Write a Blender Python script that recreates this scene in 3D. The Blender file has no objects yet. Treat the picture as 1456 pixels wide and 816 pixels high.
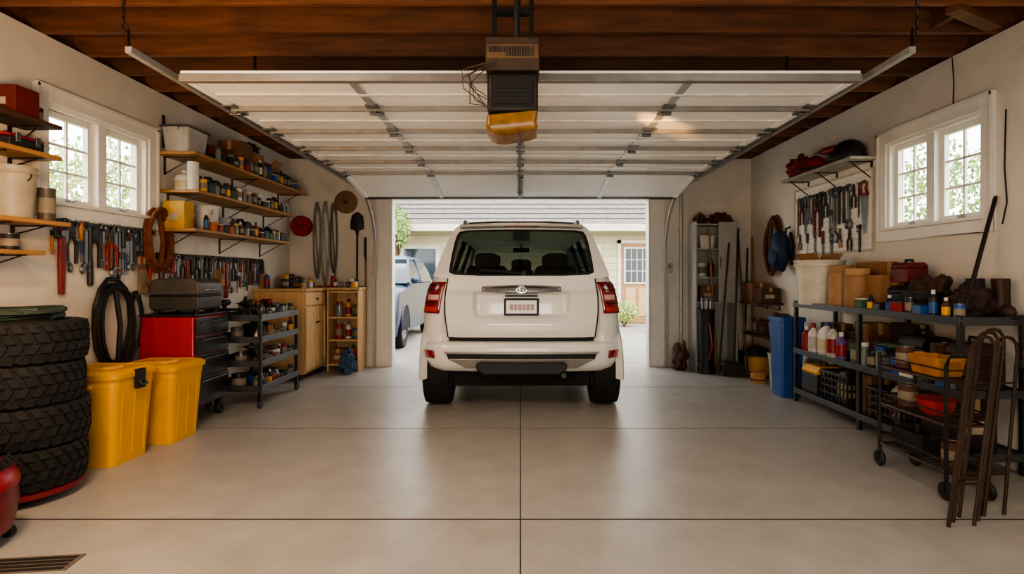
import bpy, bmesh, math, random
from mathutils import Vector, Matrix, Euler, Quaternion
from mathutils import noise as mn
random.seed(7)
PI=math.pi
SC=bpy.context.scene
C=SC.collection
sin,cos=math.sin,math.cos
# ---------------------------------------------------------------- materials
def hx(h):
    h=h.lstrip('#'); c=[int(h[i:i+2],16)/255 for i in (0,2,4)]
    return tuple(x/12.92 if x<=.04045 else ((x+.055)/1.055)**2.4 for x in c)
MATS={}
def M(h,rough=.5,metal=0.,var=.16,sc=9.,bump=0.,bsc=80.,stretch=None,coat=0.,dirt=None,dsc=2.5,dlo=.5,dhi=.75):
    key=(h,rough,metal,var,sc,bump,bsc,stretch,coat,dirt,dsc,dlo,dhi)
    if key in MATS: return MATS[key]
    m=bpy.data.materials.new('mat_'+h.strip('#')); m.use_nodes=True
    nt=m.node_tree; N=nt.nodes; L=nt.links; p=N['Principled BSDF']
    tc=N.new('ShaderNodeTexCoord'); mp=N.new('ShaderNodeMapping'); L.new(tc.outputs['Object'],mp.inputs['Vector'])
    if stretch: mp.inputs['Scale'].default_value=stretch
    nz=N.new('ShaderNodeTexNoise'); nz.inputs['Scale'].default_value=sc; nz.inputs['Detail'].default_value=5
    L.new(mp.outputs['Vector'],nz.inputs['Vector'])
    c=hx(h); r=N.new('ShaderNodeValToRGB')
    r.color_ramp.elements[0].position=.3; r.color_ramp.elements[1].position=.7
    r.color_ramp.elements[0].color=(*[x*(1-var) for x in c],1); r.color_ramp.elements[1].color=(*[min(1,x*(1+var)) for x in c],1)
    L.new(nz.outputs['Fac'],r.inputs['Fac'])
    out=r.outputs['Color']
    if dirt:
        n2=N.new('ShaderNodeTexNoise'); n2.inputs['Scale'].default_value=dsc; n2.inputs['Detail'].default_value=8; n2.inputs['Roughness'].default_value=.68
        L.new(tc.outputs['Object'],n2.inputs['Vector'])
        r2=N.new('ShaderNodeValToRGB'); r2.color_ramp.elements[0].position=dlo; r2.color_ramp.elements[1].position=dhi
        L.new(n2.outputs['Fac'],r2.inputs['Fac'])
        mx=N.new('ShaderNodeMix'); mx.data_type='RGBA'
        L.new(r2.outputs['Color'],mx.inputs[0]); L.new(out,mx.inputs[6]); mx.inputs[7].default_value=(*hx(dirt),1)
        out=mx.outputs[2]
    L.new(out,p.inputs['Base Color'])
    p.inputs['Roughness'].default_value=rough; p.inputs['Metallic'].default_value=metal
    if coat: p.inputs['Coat Weight'].default_value=coat; p.inputs['Coat Roughness'].default_value=.06
    if bump:
        nb=N.new('ShaderNodeTexNoise'); nb.inputs['Scale'].default_value=bsc; nb.inputs['Detail'].default_value=4
        L.new(mp.outputs['Vector'],nb.inputs['Vector'])
        bp=N.new('ShaderNodeBump'); bp.inputs['Strength'].default_value=bump; bp.inputs['Distance'].default_value=.01
        L.new(nb.outputs['Fac'],bp.inputs['Height']); L.new(bp.outputs['Normal'],p.inputs['Normal'])
    MATS[key]=m; return m
def glass(name,tint,rough=.02,refl=.5):
    m=bpy.data.materials.new(name); m.use_nodes=True; nt=m.node_tree; N=nt.nodes; L=nt.links
    N.remove(N['Principled BSDF']); o=N['Material Output']
    t=N.new('ShaderNodeBsdfTransparent'); g=N.new('ShaderNodeBsdfGlossy'); g.inputs['Roughness'].default_value=rough
    nz=N.new('ShaderNodeTexNoise'); nz.inputs['Scale'].default_value=3
    r=N.new('ShaderNodeValToRGB'); r.color_ramp.elements[0].color=(*[x*.95 for x in tint],1); r.color_ramp.elements[1].color=(*tint,1)
    L.new(nz.outputs['Fac'],r.inputs['Fac']); L.new(r.outputs['Color'],t.inputs['Color'])
    f=N.new('ShaderNodeLayerWeight'); f.inputs['Blend'].default_value=.5
    pw=N.new('ShaderNodeMath'); pw.operation='POWER'; pw.inputs[1].default_value=4.5; L.new(f.outputs['Facing'],pw.inputs[0])
    mu=N.new('ShaderNodeMath'); mu.operation='MULTIPLY_ADD'; mu.inputs[1].default_value=refl; mu.inputs[2].default_value=.04; L.new(pw.outputs[0],mu.inputs[0])
    mx=N.new('ShaderNodeMixShader')
    L.new(mu.outputs[0],mx.inputs[0]); L.new(t.outputs[0],mx.inputs[1]); L.new(g.outputs[0],mx.inputs[2]); L.new(mx.outputs[0],o.inputs['Surface'])
    return m
STEEL=M('#77787b',.35,.9,.25); DSTEEL=M('#403f3e',.42,.85,.25); GALV=M('#b4b4b3',.42,.6,.14,14)
BLACK=M('#161515',.55); BLK2=M('#201f1e',.4); RUB=M('#151414',.8,0,.3,6,.25,120); GREYP=M('#4f4f50',.5)
WHITEP=M('#d6d1c6',.45,0,.05); CARD=M('#9a6c42',.8,0,.14,5); CARD2=M('#7a5231',.8,0,.18,5); TAPE=M('#b8956a',.35)
RED=M('#8c1518',.4,0,.12); YEL=M('#e0a000',.42,0,.08,4); ORG=M('#b65f18',.5); BLUE=M('#1e4e90',.42); NAVY=M('#1a2c47',.6); GREEN=M('#35583a',.6)
TAN=M('#a8895c',.7); BROWN=M('#4e301c',.7,0,.3,6,.2); PURP=M('#6a4a90',.5)
WOOD=M('#a87a45',.5,0,.2,6,.08,60,(3,.5,3)); WOODL=M('#d2aa78',.45,0,.12,5,.05,40,(4,4,.6)); WOODT=M('#c2a072',.45,0,.18,5,.05,40,(4,.6,4))
HANDLE=M('#8a5f34',.55,0,.25,8,.1,50,(4,4,.5)); DWOOD=M('#432a18',.7,0,.3,6,.15,40,(3,.5,3))
# ---------------------------------------------------------------- geometry
class B:
    def __init__(s): s.bm=bmesh.new()
    def add(s,vs,fs):
        V=[s.bm.verts.new(v) for v in vs]
        for f in fs:
            try: s.bm.faces.new([V[i] for i in f])
            except ValueError: pass
        return s
    def box(s,c,d,rot=None,top=1.0):
        c=Vector(c); R=Euler(rot).to_matrix() if rot else None
        vs=[]
        for z in (-.5,.5):
            k=top if z>0 else 1
            for x,y in ((-.5,-.5),(.5,-.5),(.5,.5),(-.5,.5)):
                v=Vector((x*d[0]*k,y*d[1]*k,z*d[2])); vs.append(c+(R@v if R else v))
        return s.add(vs,[(3,2,1,0),(4,5,6,7),(0,1,5,4),(1,2,6,5),(2,3,7,6),(3,0,4,7)])
    def bx(s,x0,x1,y0,y1,z0,z1): return s.box(((x0+x1)/2,(y0+y1)/2,(z0+z1)/2),(x1-x0,y1-y0,z1-z0))
    def loft(s,rings,closed=True,cap=True,loop=False):
        n=len(rings[0]); vs=[Vector(p) for r in rings for p in r]; fs=[]
        k=len(rings)
        for i in range(k if loop else k-1):
            a=i*n; b=((i+1)%k)*n
            for j in range(n if closed else n-1):
                j2=(j+1)%n; fs.append((a+j,a+j2,b+j2,b+j))
        if cap and closed and not loop: fs.append(tuple(range(n-1,-1,-1))); fs.append(tuple(range((k-1)*n,k*n)))
        return s.add(vs,fs)
    def cyl(s,p0,p1,r0,r1=None,n=12):
        if r1 is None: r1=r0
        p0=Vector(p0);p1=Vector(p1);d=(p1-p0).normalized()
        u=d.orthogonal().normalized(); w=d.cross(u)
        return s.loft([[p+r*(u*cos(2*PI*i/n)+w*sin(2*PI*i/n)) for i in range(n)] for p,r in ((p0,r0),(p1,r1))])
    def tube(s,pts,r,n=6,closed=False,ph=0.):
        P=[Vector(p) for p in pts]; k=len(P); rings=[]; u=None
        for i in range(k):
            a=P[(i-1)%k] if (closed or i>0) else P[i]; b=P[(i+1)%k] if (closed or i<k-1) else P[i]
            d=(b-a).normalized()
            if u is None: u=d.orthogonal().normalized() if abs(d.x)>.9 or ph==0 else d.cross(Vector((1,0,0))).normalized()
            u=(u-d*u.dot(d))
            u=u.normalized() if u.length>1e-5 else d.orthogonal().normalized()
            w=d.cross(u); rr=r[i] if isinstance(r,(list,tuple)) else r
            rings.append([P[i]+rr*(u*cos(2*PI*j/n+ph)+w*sin(2*PI*j/n+ph)) for j in range(n)])
        return s.loft(rings,True,not closed,closed)
    def lathe(s,prof,n=18,c=(0,0,0),ax='z',loop=False):
        c=Vector(c); rings=[]
        for r,z in prof:
            r=max(r,1e-5); ring=[]
            for i in range(n):
                a=2*PI*i/n; q=(r*cos(a),r*sin(a))
                ring.append(c+Vector((q[0],q[1],z) if ax=='z' else ((z,q[0],q[1]) if ax=='x' else (q[0],z,q[1]))))
            rings.append(ring)
        return s.loft(rings,True,not loop,loop)
    def prism(s,poly,a,b,ax='x'):
        f=(lambda p,t:(t,p[0],p[1])) if ax=='x' else ((lambda p,t:(p[0],t,p[1])) if ax=='y' else (lambda p,t:(p[0],p[1],t)))
        return s.loft([[f(p,a) for p in poly],[f(p,b) for p in poly]])
    def ball(s,c,r,n=12):
        if not isinstance(r,(tuple,list)): r=(r,r,r)
        rings=[]; m=max(6,n//2+2)
        for i in range(m+1):
            t=-PI/2+PI*i/m; rings.append([(c[0]+r[0]*max(cos(t),1e-4)*cos(2*PI*j/n),c[1]+r[1]*max(cos(t),1e-4)*sin(2*PI*j/n),c[2]+r[2]*sin(t)) for j in range(n)])
        return s.loft(rings)
    def blob(s,c,r,seed=0,amp=.25,sub=3,fs=1.6,flat=None):
        t=bmesh.new(); bmesh.ops.create_icosphere(t,subdivisions=sub,radius=1)
        t.verts.ensure_lookup_table(); vs=[]
        for v in t.verts:
            q=v.co*fs+Vector((seed*7.3,seed*1.7,seed))
            k=1+amp*mn.noise(q)+amp*.4*mn.noise(q*2.7)
            p=Vector((v.co.x*r[0]*k,v.co.y*r[1]*k,v.co.z*r[2]*k))
            if flat is not None and p.z<-r[2]*flat: p.z=-r[2]*flat
            vs.append(Vector(c)+p)
        fs_=[[v.index for v in f.verts] for f in t.faces]; t.free()
        return s.add(vs,fs_)
    def o(s,name,m,par=None,bev=0.,ang=38,sub=0,merge=True,wn=True):
        if merge: bmesh.ops.remove_doubles(s.bm,verts=s.bm.verts,dist=1e-5)
        bmesh.ops.recalc_face_normals(s.bm,faces=s.bm.faces)
        me=bpy.data.meshes.new(name); s.bm.to_mesh(me); s.bm.free(); me.materials.append(m)
        me.polygons.foreach_set('use_smooth',[True]*len(me.polygons)); me.set_sharp_from_angle(angle=math.radians(ang))
        o=bpy.data.objects.new(name,me); C.objects.link(o)
        if par: o.parent=par
        if bev: d=o.modifiers.new('bevel','BEVEL'); d.width=bev; d.segments=2; d.limit_method='ANGLE'; d.angle_limit=math.radians(40)
        if wn and merge: d=o.modifiers.new('weighted','WEIGHTED_NORMAL'); d.keep_sharp=True
        return o
def P(o,label,cat,group=None):
    o['label']=label; o['category']=cat
    if group: o['group']=group
    return o
def ST(o): o['kind']='structure'; return o
def E(name,loc=(0,0,0),rz=0,rot=None):
    o=bpy.data.objects.new(name,None); o.empty_display_size=.05; C.objects.link(o); o.location=loc; o.rotation_euler=rot if rot else (0,0,rz); return o
def T(name,label,cat,loc=(0,0,0),rz=0,group=None,rot=None): return P(E(name,loc,rz,rot),label,cat,group)
def S(b,name,label,cat,m,loc=(0,0,0),rz=0,group=None,bev=0,rot=None,ang=38,sub=0):
    o=b.o(name,m,None,bev,ang,sub); o.location=loc; o.rotation_euler=rot if rot else (0,0,rz); return P(o,label,cat,group)
def arc(c,r,a0,a1,n=14,x=0.,ry=None):
    return [(x,c[0]+r*cos(a0+(a1-a0)*i/n),c[1]+(ry or r)*sin(a0+(a1-a0)*i/n)) for i in range(n+1)]
def ring(c,r,n=16,x=0.,ry=None): return arc(c,r,0,2*PI*(n-1)/n,n-1,x,ry)
ORD=['first','second','third','fourth','fifth','sixth','seventh','eighth','ninth','tenth','eleventh','twelfth','thirteenth','fourteenth','fifteenth','sixteenth','seventeenth','eighteenth','nineteenth','twentieth','twenty-first','twenty-second','twenty-third','twenty-fourth','twenty-fifth','twenty-sixth']
# ---------------------------------------------------------------- setting
WX=3.4; YD=8.3; ZC=3.06
floorm=M('#b3afa9',.31,0,.07,5.0,.07,140,None,0,'#8f8981',3.2,.15,.95)
nt=floorm.node_tree; n3=nt.nodes.new('ShaderNodeTexNoise'); n3.inputs['Scale'].default_value=4.0; n3.inputs['Detail'].default_value=8
r3=nt.nodes.new('ShaderNodeMapRange'); r3.inputs[1].default_value=.1; r3.inputs[2].default_value=.9; r3.inputs[3].default_value=.28; r3.inputs[4].default_value=.40
tc3=nt.nodes.new('ShaderNodeTexCoord'); nt.links.new(tc3.outputs['Object'],n3.inputs['Vector']); nt.links.new(n3.outputs['Fac'],r3.inputs[0]); nt.links.new(r3.outputs[0],nt.nodes['Principled BSDF'].inputs['Roughness'])
b=B(); xs=[-3.55,0,3.55]; ys=[-1.7,1.26,3.09,4.925,6.76,8.45]; g=.004; gy=.010
for i in range(2):
    for j in range(5): b.bx(xs[i]+g,xs[i+1]-g,ys[j]+gy,ys[j+1]-gy,-.1,0)
fl=ST(b.o('floor',floorm))
b=B(); b.bx(-3.55,3.55,-1.7,8.45,-.12,-.0025); jo=b.o('joint_bed',M('#3a3029',.9),fl)
wallm=M('#dcd3c4',.75,0,.06,3,.06,90,None,0,'#b9ab98',1.7,.55,.85)
def wall_side(name,sx,y0,y1,z0,z1):
    b=B(); a,c=sorted((sx*WX,sx*(WX+.15)))
    b.bx(a,c,-1.7,y0,0,ZC); b.bx(a,c,y1,YD+.15,0,ZC); b.bx(a,c,y0,y1,0,z0); b.bx(a,c,y0,y1,z1,ZC)
    return ST(b.o(name,wallm))
wall_side('wall_left',-1,4.03,5.13,1.87,2.58); wall_side('wall_right',1,4.13,5.21,1.77,2.55)
b=B(); b.bx(-WX,-1.92,YD,YD+.15,0,ZC); b.bx(1.92,WX,YD,YD+.15,0,ZC); b.bx(-1.92,1.92,YD,YD+.15,2.5,ZC); ST(b.o('wall_front',wallm))
b=B(); b.bx(-WX,WX,-1.85,-1.7,0,ZC); ST(b.o('wall_back',wallm))
JM=[M(h,.65,0,.35,5,.25,30,(.5,4,4)) for h in ('#7a4c30','#6c4329','#744a31','#62402b')]; joistm=JM[1]
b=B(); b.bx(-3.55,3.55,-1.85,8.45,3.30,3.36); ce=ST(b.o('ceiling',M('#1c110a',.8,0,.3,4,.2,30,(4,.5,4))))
for k in range(-11,12):
    y=3.565+.42*k
    b=B(); b.bx(-3.5,3.5,y,y+.042,3.06,3.30); b.o('joist',JM[(k*5+60)%4],ce,.003)
for s in (-1,1):
    b=B(); b.bx(min(s*3.5,s*3.55),max(s*3.5,s*3.55),-1.85,8.45,3.06,3.30); b.o('rim_joist',joistm,ce)
for y in (-1.85,8.41):
    b=B(); b.bx(-3.5,3.5,y,y+.04,3.06,3.30); b.o('rim_joist',joistm,ce)
b=B(); b.bx(2.9,2.94,3.62,3.98,3.08,3.28); b.o('blocking',joistm,ce)
b=B(); b.box((3.0,3.72,3.04),(.55,.09,.04),(0,.0,.5)); b.o('brace_board',M('#6a4226',.6,0,.3,5),ce,.003)
winm=M('#e6e1d6',.4,0,.04); PANE=glass('pane_glass',(.96,.98,.97),.02,.25)
def window(n,sx,y0,y1,z0,z1):
    yc=(y0+y1)/2; w=y1-y0; h=z1-z0
    e=ST(E('window_%d'%n,(sx*WX,yc,z0),0 if sx<0 else PI))
    b=B(); t=.115
    b.bx(0,.025,-w/2-t,-w/2,-t,h+t); b.bx(0,.025,w/2,w/2+t,-t,h+t); b.bx(0,.025,-w/2,w/2,h,h+t); b.bx(0,.025,-w/2,w/2,-t,-.02)
    b.bx(.025,.04,-w/2-t,-w/2-t+.03,-t,h+t); b.bx(.025,.04,w/2+t-.03,w/2+t,-t,h+t); b.bx(.025,.04,-w/2-t,w/2+t,h+t-.03,h+t)
    b.o('window_casing',winm,e,.004)
    b=B(); b.bx(-.13,.06,-w/2-.03,w/2+.03,-.02,.005); b.o('window_sill',winm,e,.004)
    b=B(); f=.025
    b.bx(-.14,0,-w/2,-w/2+f,0.005,h); b.bx(-.14,0,w/2-f,w/2,.005,h); b.bx(-.14,0,-w/2+f,w/2-f,h-f,h); b.bx(-.11,-.0,-.045,.045,.005,h-f); b.o('window_frame',winm,e,.003)
    for s in (-1,1):
        a0,a1=(.047,w/2-f-.002) if s>0 else (-w/2+f+.002,-.047)
        b=B(); q=.045; zz0,zz1=.007,h-f-.002
        b.bx(-.09,-.05,a0,a0+q,zz0,zz1); b.bx(-.09,-.05,a1-q,a1,zz0,zz1); b.bx(-.09,-.05,a0+q,a1-q,zz0,zz0+q); b.bx(-.09,-.05,a0+q,a1-q,zz1-q,zz1)
        m=(a0+a1)/2; b.bx(-.08,-.06,m-.009,m+.009,zz0+q,zz1-q)
        for k in (1,2): zq=zz0+q+(zz1-zz0-2*q)*k/3; b.bx(-.08,-.06,a0+q,a1-q,zq-.009,zq+.009)
        sa=b.o('sash',winm,e,.003)
        b=B(); b.add([(-.07,a0+q-.005,zz0+q-.005),(-.07,a1-q+.005,zz0+q-.005),(-.07,a1-q+.005,zz1-q+.005),(-.07,a0+q-.005,zz1-q+.005)],[(0,1,2,3)]); b.o('pane',PANE,sa)
        b=B(); b.bx(-.05,-.03,m-.03,m+.03,zz0+.01,zz0+.03); b.box((-.03,m+.02,zz0+.03),(.012,.07,.012),(.3,0,0)); b.o('latch',M('#a9a59b',.4,.6),sa)
window(1,-1,4.03,5.13,1.87,2.58); window(2,1,4.13,5.21,1.77,2.55)
for i,s in enumerate((-1,1)):
    b=B(); b.bx(min(s*1.92,s*1.885),max(s*1.92,s*1.885),YD-.03,YD+.17,0,2.5)
    b.bx(min(s*1.92,s*2.12),max(s*1.92,s*2.12),YD-.03,YD-.001,0,2.6); ST(b.o('trim_%d'%(i+1),winm,None,.004))
b=B(); b.bx(-1.92,1.92,YD-.03,YD+.17,2.465,2.5); ST(b.o('trim_3',winm,None,.004))
# sectional door overhead
doorm=M('#f6f4ee',.45,0,.03,3,0,80,None,0,'#dcd5c8',2.0,.6,.95)
d=ST(E('door_1',(0,0,0)))
pts=[(3.27,2.49),(3.87,2.49),(4.47,2.49),(5.07,2.49),(5.67,2.49),(6.27,2.485),(7.16,2.33)]
def slab(b,x0,x1,p,q,a,c,e0=.0,e1=.0):
    p=Vector((0,p[0],p[1]));q=Vector((0,q[0],q[1])); dd=(q-p).normalized(); nn=Vector((0,-dd.z,dd.y)); p=p+dd*e0;q=q-dd*e1
    b.loft([[Vector((x,0,0))+v for v in (p+nn*a,q+nn*a,q+nn*c,p+nn*c)] for x in (x0,x1)])
for i in range(6):
    p,q=pts[i],pts[i+1]
    b=B(); slab(b,-1.98,1.98,p,q,0,.04,.004,.004)
    pn=b.o('door_panel',doorm,d,.003)
    for x in (-1.96,-1.0,0,1.0,1.96):
        b=B(); slab(b,x-.024,x+.024,p,q,-.010,0,.01,.01); b.o('stile',doorm if abs(x)==1.96 else (GALV if x else M('#6b6863',.45,.5)),pn)
    if i<5:
        mid=((p[0]+q[0])/2,(p[1]+q[1])/2)
        b=B(); slab(b,-1.93,1.93,(mid[0]-.018,mid[1]),(mid[0]+.018,mid[1]),-.014,-.001); b.o('rib',M('#e2ded6',.4,.05),pn,.004)
        b=B(); slab(b,-1.97,1.97,(q[0]-.045,q[1]),(q[0]-.025,q[1]),-.034,-.001); slab(b,-1.97,1.97,(q[0]-.025,q[1]),(q[0]+.025,q[1]),-.010,-.001)
        b.o('strut',M('#8e8c88',.4,.5),d,.003)
        for x in (-1.96,-1.0,0,1.0,1.96):
            b=B(); b.bx(x-.04,x+.04,q[0]-.11,q[0]+.11,q[1]-.022,q[1]-.008); b.cyl((x-.035,q[0]+.0,q[1]-.04),(x+.035,q[0]+.0,q[1]-.04),.013,n=8); b.bx(x-.018,x+.018,q[0]-.03,q[0]+.03,q[1]-.045,q[1]-.015)
            b.o('hinge',STEEL,d)
b=B(); b.bx(-1.98,1.98,3.255,3.30,2.462,2.508); b.o('top_strut',M('#7a756f',.5,.3),d,.004)
b=B(); slab(b,-1.98,1.98,(7.14,2.335),(7.19,2.322),-.012,.05); b.o('bottom_seal',BLK2,d)
b=B(); slab(b,-.03,.03,pts[5],pts[6],-.03,-.001,.1,.1); b.o('lift_handle',DSTEEL,d)
for s in (-1,1):
    t=T('door_track','galvanised overhead door track along the %s side of the raised door'%('left' if s<0 else 'right'),'door track',(0,0,0),0)
    path=[(s*2.07,2.97,2.53),(s*2.07,5,2.50),(s*2.07,6.9,2.47)]
    for k in range(1,9):
        a=PI/2*k/8; path.append((s*2.10,7.3+.85*sin(a),1.62+.85*cos(a)))
    path+=[(s*2.14,8.2,1.2),(s*2.14,8.2,.02)]
    b=B(); b.tube(path,.024,4,ph=PI/4); b.o('rail',M('#aaa9a7',.42,.6,.14,14),t,0,30)
    b=B(); b.bx(s*2.09-.003,s*2.09+.012,4.41,4.43,2.5,3.06); b.o('hanger',DSTEEL,t)
    b=B(); b.tube([(s*2.08,2.99,2.53),(s*2.2,3.16,2.72)],.007,4); b.o('chain_hook',DSTEEL,t)
    b=B()
    for k in range(13):
        z=3.045-.028*k; b.tube([(s*2.22+(.008*cos(2*PI*j/8) if k%2 else 0),3.15+(.008*cos(2*PI*j/8) if k%2==0 else 0),z+.019*sin(2*PI*j/8)) for j in range(8)],.0035,5,True)
    b.o('safety_chain',DSTEEL,t)
# opener
t=T('door_opener','dark garage door opener with amber light lens hanging from the joists','door opener',(-.04,2.99,0))
b=B(); b.bx(-.13,.13,-.13,.13,2.17,2.375); b.o('motor_housing',M('#1c1511',.5,.2),t,.02)
b=B(); b.bx(-.10,.10,-.138,-.13,2.21,2.33)
for k in range(5): b.bx(-.085,.085,-.142,-.138,2.225+.02*k,2.232+.02*k)
b.o('vent_cover',M('#120d0b',.5),t)
b=B(); b.bx(-.137,.137,-.135,.125,2.38,2.55); b.o('top_cover',M('#3a281a',.65,0,.4),t,.006)
B().bx(-.13,.13,-.1365,-.135,2.44,2.51).o('label_plate',M('#5e4628',.6,0,.25),t)
b=B()
random.seed(3); x=-.12
while x<.11:
    w=random.choice((.003,.005,.008)); b.bx(x,x+w,-.1385,-.1365,2.45 if x>-.04 else 2.47,2.50); x+=w+random.choice((.004,.006))
b.o('barcode',BLACK,t)
b=B(); rg=[]
for z,w,dd in ((2.168,.128,.13),(2.115,.128,.13),(2.085,.122,.127),(2.072,.095,.115),(2.066,.05,.09)): rg.append([(x*w+.010*sin(z*90+x*3),y*dd+.008*cos(z*70),z+.012*x) for x,y in ((-1,-.9),(-.9,-1),(.9,-1),(1,-.9),(1,.9),(.9,1),(-.9,1),(-1,.9))])
b.loft(rg); b.o('light_lens',M('#7f5a24',.35,0,.4,16),t,.004)
b=B(); b.bx(-.05,.09,.12,.16,2.555,2.59); b.bx(.0,.035,.13,5.26,2.59,2.63); b.bx(-.03,.07,5.26,5.30,2.57,2.67); b.o('drive_rail',DSTEEL,t)
for u in (-.0975,.0975):
    b=B(); b.bx(u-.0125,u+.0125,-.02,.02,2.545,3.06); b.o('support_strap',DSTEEL,t)
b=B(); b.bx(-.085,.085,-.02,.02,2.72,2.745); b.o('cross_strap',DSTEEL,t)
b=B(); b.tube([(.03,-.06,3.0),(.035,-.1,2.85),(.02,-.09,2.7),(.02,-.08,2.55)],.018,6); b.o('power_cord',BLACK,t)
random.seed(5)
for k in range(6):
    b=B(); b.tube([(-.1+random.uniform(-.02,.02),-.14,2.42),(-.2-random.uniform(0,.06),-.16,2.36+random.uniform(-.05,.03)),(-.22+random.uniform(-.04,.04),-.16,2.25+random.uniform(-.05,.05)),(-.13,-.145,2.2+random.uniform(-.02,.05))],.003,5)
    b.o('loose_wire',M('#3a2614',.5),t)
b=B(); b.tube([(.035,-.1,2.07),(.035,-.1,1.77)],.005,6); b.ball((.035,-.1,1.765),.011,8); b.o('pull_rod',M('#2a2622',.5),t)
t=T('outlet_box','small electrical outlet box on the joist above the opener','outlet box',(0,2.78,0))
b=B(); b.bx(-.11,.06,-.03,.06,2.93,3.0); b.bx(-.08,.03,0,.04,3.0,3.07); b.o('box',M('#6f5a45',.5,.2),t,.005)
b=B(); b.bx(-.07,-.035,-.045,-.03,2.945,2.99); b.o('socket',WHITEP,t)

# ---------------------------------------------------------------- car
def upath(w,yr,r,yf,bulge=0.,n=8,m=10):
    p=[(-w,yf)]
    for i in range(n+1): a=PI+PI/2*i/n; p.append((-w+r+r*cos(a),yr+r+r*sin(a)))
    for i in range(1,m): p.append((-w+r+(2*w-2*r)*i/m,yr))
    for i in range(n+1): a=1.5*PI+PI/2*i/n; p.append((w-r+r*cos(a),yr+r+r*sin(a)))
    p.append((w,yf))
    return [p[0]]+[(x,y+bulge*((x/w)**2)) for x,y in p[1:-1]]+[p[-1]]
def tire(b,R,W,c=(0,0,0),ax='z',nb=34,lug=.03):
    Ri=R*.6; c=Vector(c)
    pr=[(Ri,-W*.36),(Ri+.015,-W*.44),(R*.72,-W*.49),(R*.8,-W*.5),(R*.9,-W*.485),(R*.955,-W*.43),(R*(1-lug),-W*.38),(R*(1-lug),W*.38),(R*.955,W*.43),(R*.9,W*.485),(R*.8,W*.5),(R*.72,W*.49),(Ri+.015,W*.44),(Ri,W*.36)]
    b.lathe(pr,40,c,ax,True)
    def fr(a):
        if ax=='z': return Vector((cos(a),sin(a),0)),Vector((-sin(a),cos(a),0)),Vector((0,0,1))
        return Vector((0,cos(a),sin(a))),Vector((0,-sin(a),cos(a))),Vector((1,0,0))
    for k in range(nb):
        for q,(off,wd,ln) in enumerate(((-.37,.2,.6),(-.125,.2,.62),(.125,.2,.62),(.37,.2,.6))):
            a=2*PI*(k+(.5 if q%2 else 0))/nb; e,tn,z=fr(a); L=2*PI*R/nb*ln; sk=(.25 if q in(0,1) else -.25)*L
            vs=[]
            for rr in (R*(1-lug)-.01,R):
                for u,v in ((-.5,-.5),(.5,-.5),(.5,.5),(-.5,.5)): vs.append(c+e*(rr-(.012 if abs(off)>.3 and (v*off>0) else 0))+tn*(u*L+v*sk*2)+z*((off+v*wd)*W))
            b.add(vs,[(3,2,1,0),(4,5,6,7),(0,1,5,4),(1,2,6,5),(2,3,7,6),(3,0,4,7)])
    for k in range(nb):
        for sg in (-1,1):
            a=2*PI*k/nb; e,tn,z=fr(a); L=2*PI*R/nb*.5
            vs=[]
            for h in (.44,.5):
                for u,rr in ((-.5,.87),(.5,.87),(.5,.975),(-.5,.975)): vs.append(c+e*rr*R+tn*u*L+z*sg*W*(h if rr<.9 else h-.045))
            b.add(vs,[(3,2,1,0),(4,5,6,7),(0,1,5,4),(1,2,6,5),(2,3,7,6),(3,0,4,7)])
    return b
PAINT=M('#e4e3df',.28,0,.02,2,0,80,None,.5); CHROME=M('#a2a2a4',.12,1.,.03); SILV=M('#a3a29f',.32,.6,.05); SEAM=M('#0c0b0b',.6); TRIMB=M('#0d0d0d',.55)
LENSR=M('#800a0e',.12,0,.15,20,0,80,None,.8); TINT=glass('tinted_car_glass',(.13,.15,.145),.01,.3); SIDEG=glass('side_car_glass',(.42,.47,.46),.01,.3); SEATM=M('#0c0d0f',.7)
car=T('suv','white suv parked with its tailgate towards the room in the doorway','car',(.01,5.40,0))
LV=[(.46,.93,.14,.2,4.6),(.6,.985,.10,.2,4.72),(.8,.992,.09,.2,4.75),(.95,.985,.09,.2,4.73),(1.08,.965,.095,.2,4.6),(1.14,.955,.10,.2,4.0),(1.2,.94,.10,.2,3.75),(1.335,.885,.115,.19,3.55)]
def lv(z):
    for a,c in zip(LV,LV[1:]):
        if z<=c[0]: f=max(0,(z-a[0])/(c[0]-a[0])); return tuple(a[k]+(c[k]-a[k])*f for k in range(5))
    return LV[-1]
rings=[]
for z in (.46,.52,.6,.7,.8,.95,1.02,1.08,1.14,1.2,1.27,1.335):
    _,w,yr,r,yf=lv(z); p=upath(w,yr,r,1.2,.05)
    q=[(-x,yf+.0-(y-yr)) for x,y in upath(w,yr,r,1.2,.05)][1:-1]
    if .65<z<1.3: p=[(x,y+.09) if (abs(x)<.66 and y<.5) else (x,y) for x,y in p]   # the tailgate sits in this opening
    rings.append([(x,y,z) for x,y in p+[(w,2.4)]+q+[(-w,2.4)]])
b=B(); b.loft(rings); b.o('body_shell',PAINT,car,0,35)
b=B(); b.bx(-.86,.86,.25,3.5,1.336,1.345); b.o('interior_deck',BLACK,car)
def sm(e0,e1,x): t=max(0,min(1,(x-e0)/(e1-e0))); return t*t*(3-2*t)
def tgw(z): return .715+.03*sm(.72,1.0,z)-.03*sm(1.1,1.33,z)
def tgy(x,z):
    _,w,yr,r,_2=lv(z); y=yr+.05*(x/w)**2-.014-.016*sm(1.15,1.2,z)+.012*sm(.8,.73,z)-.010*sm(.93,.86,z)
    k=sm(.475,.445,abs(x)+.25*max(0,1.0-z))*sm(.915,.95,z)*sm(1.185,1.155,z)
    return y+.055*k
b=B(); nx,nz=72,52; rows=[]
for j in range(nz+1):
    z=.735+(1.318-.735)*j/nz; rows.append([(tgw(z)*(-1+2*i/nx),tgy(tgw(z)*(-1+2*i/nx),z),z) for i in range(nx+1)])
b.loft(rows,False,False)
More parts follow.
